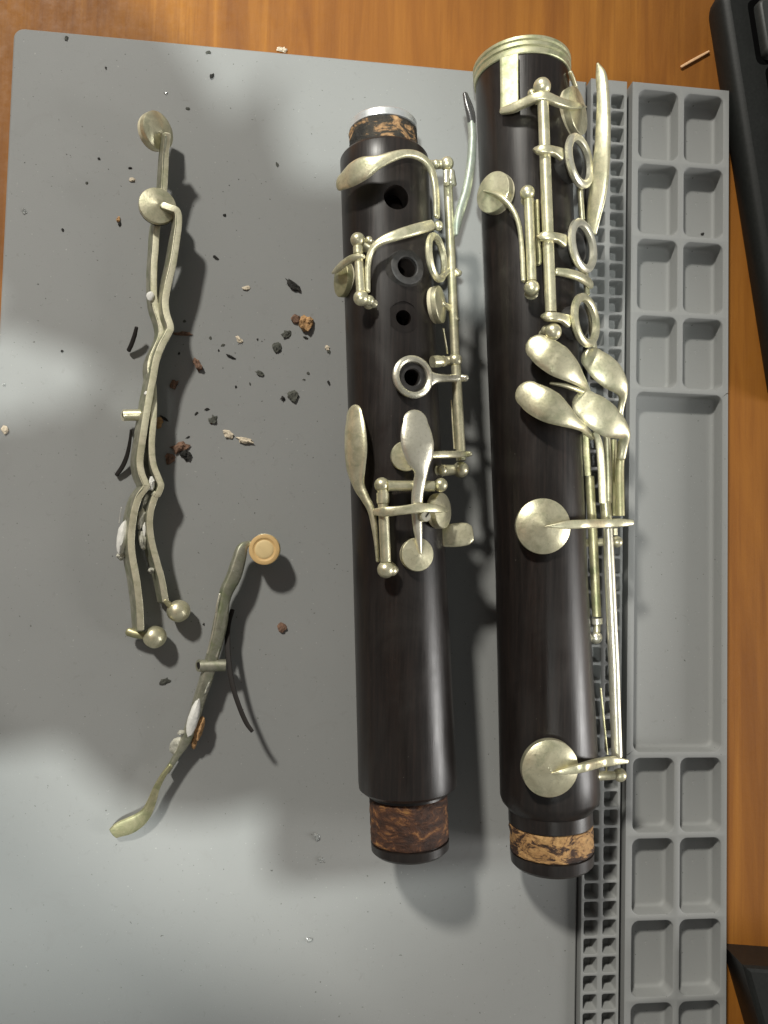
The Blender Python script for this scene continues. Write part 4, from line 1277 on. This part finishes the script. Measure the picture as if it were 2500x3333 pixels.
link('case', *phone_slab(39.5, 78, 9, [(1.2, 0), (0, 1.2), (0, 6.6), (1.2, 7.8)]), PHG, ph, 40)
link('screen', *phone_slab(35.5, 74, 8, [(0, 7.82), (0, 7.95)]), PHG, ph, 40)

SKIN = plain('skin', (.55, .34, .25), .55, 200, .1, .1)
CLOTH = plain('dark_shirt', (.045, .05, .07), .9, 900, .2, .3)
J_ = {'pelvis': ((-520, 20, -60), 125), 'belly': ((-505, 20, 110), 115), 'chest': ((-470, 20, 300), 118), 'neck0': ((-430, 20, 420), 60), 'neck': ((-405, 20, 460), 47),
      'head0': ((-375, 20, 520), 74), 'head1': ((-360, 20, 580), 82), 'head2': ((-365, 20, 635), 62), 'chin': ((-315, 20, 515), 38),
      'shu': ((-455, 195, 335), 56), 'elu': ((-310, 200, 215), 45), 'wru': ((-176, 112, 243), 34), 'pau': ((-112, 58, 246), 42), 'knu': ((-70, 0, 252), 50),
      'shd': ((-455, -155, 335), 56), 'eld': ((-300, -70, 205), 52), 'wrd': ((-178, -70, 240), 46), 'pad': ((-114, -70, 246), 46), 'knd': ((-70, -50, 252), 54), 'kne': ((-72, -90, 252), 46), 'hee': ((-56, -124, 250), 30),
      'hipr': ((-500, 110, -90), 92), 'knr': ((-470, 115, -420), 62), 'ftr': ((-480, 115, -740), 45), 'hipl': ((-500, -70, -90), 92), 'knl': ((-470, -75, -420), 62), 'ftl': ((-480, -75, -740), 45)}
E_ = [('pelvis', 'belly'), ('belly', 'chest'), ('chest', 'neck0'), ('neck0', 'neck'), ('neck', 'head0'), ('head0', 'head1'), ('head1', 'head2'), ('head0', 'chin'), ('chest', 'shu'), ('shu', 'elu'), ('elu', 'wru'), ('wru', 'pau'), ('pau', 'knu'),
      ('chest', 'shd'), ('shd', 'eld'), ('eld', 'wrd'), ('wrd', 'pad'), ('pad', 'knd'), ('knd', 'kne'), ('kne', 'hee'), ('pelvis', 'hipr'), ('hipr', 'knr'), ('knr', 'ftr'), ('pelvis', 'hipl'), ('hipl', 'knl'), ('knl', 'ftl')]
# fingers over the phone's edge above the lens plane, thumbs on the screen
for h_, kn, pm, kb0, sg in (('u', 'knu', 'pau', Vector((-66, 26, 252)), -1), ('d', 'knd', 'pad', Vector((-68, -70, 252)), 1)):
    for i in range(4):
        b0 = kb0 + Vector((4 - i * 3, (16 - i * 13) * -sg, 0))
        for q, (pt_, r_) in enumerate(((b0, 9), (b0 + Vector((15, 2 * sg, 4)), 8.5), (b0 + Vector((27, 3 * sg, 10)), 8), (b0 + Vector((38 - i * 3, 3 * sg, 12)), 7))):
            J_['f%s%d%d' % (h_, i, q)] = (tuple(pt_), r_)
            E_.append((kn if q == 0 else 'f%s%d%d' % (h_, i, q - 1), 'f%s%d%d' % (h_, i, q)))
    for q, (pt_, r_) in enumerate(((kb0 + Vector((-12, 37 * sg, 8)), 17), (kb0 + Vector((6, 37 * sg, 14)), 13), (kb0 + Vector((28, 30 * sg, 17)), 10))):
        J_['t%s%d' % (h_, q)] = (tuple(pt_), r_)
        E_.append((pm if q == 0 else 't%s%d' % (h_, q - 1), 't%s%d' % (h_, q)))
nm = list(J_)
me = bpy.data.meshes.new('person')
me.from_pydata([Vector(J_[n_][0]) * MM for n_ in nm], [(nm.index(a_), nm.index(b2)) for a_, b2 in E_], [])
po = bpy.data.objects.new('person', me)
COL.objects.link(po)
md = po.modifiers.new('skin', 'SKIN')
for i, n_ in enumerate(nm):
    r_ = J_[n_][1] * MM
    me.skin_vertices[0].data[i].radius = (r_, r_)
    me.skin_vertices[0].data[i].use_root = (n_ == 'pelvis')
md2 = po.modifiers.new('sub', 'SUBSURF')
md2.levels = md2.render_levels = 2
dg = bpy.context.evaluated_depsgraph_get()
dg.update()
me2 = bpy.data.meshes.new_from_object(po.evaluated_get(dg))
po.modifiers.clear()
po.data = me2
me2.materials.clear()
me2.materials.append(CLOTH)
me2.materials.append(SKIN)
for f_ in me2.polygons:
    c = f_.center / MM
    f_.use_smooth = True
    if c.x > -185 or c.z > 445:
        f_.material_index = 1
po['label'] = 'person in a dark shirt at the desk, holding a phone out with both hands'
po['category'] = 'person'
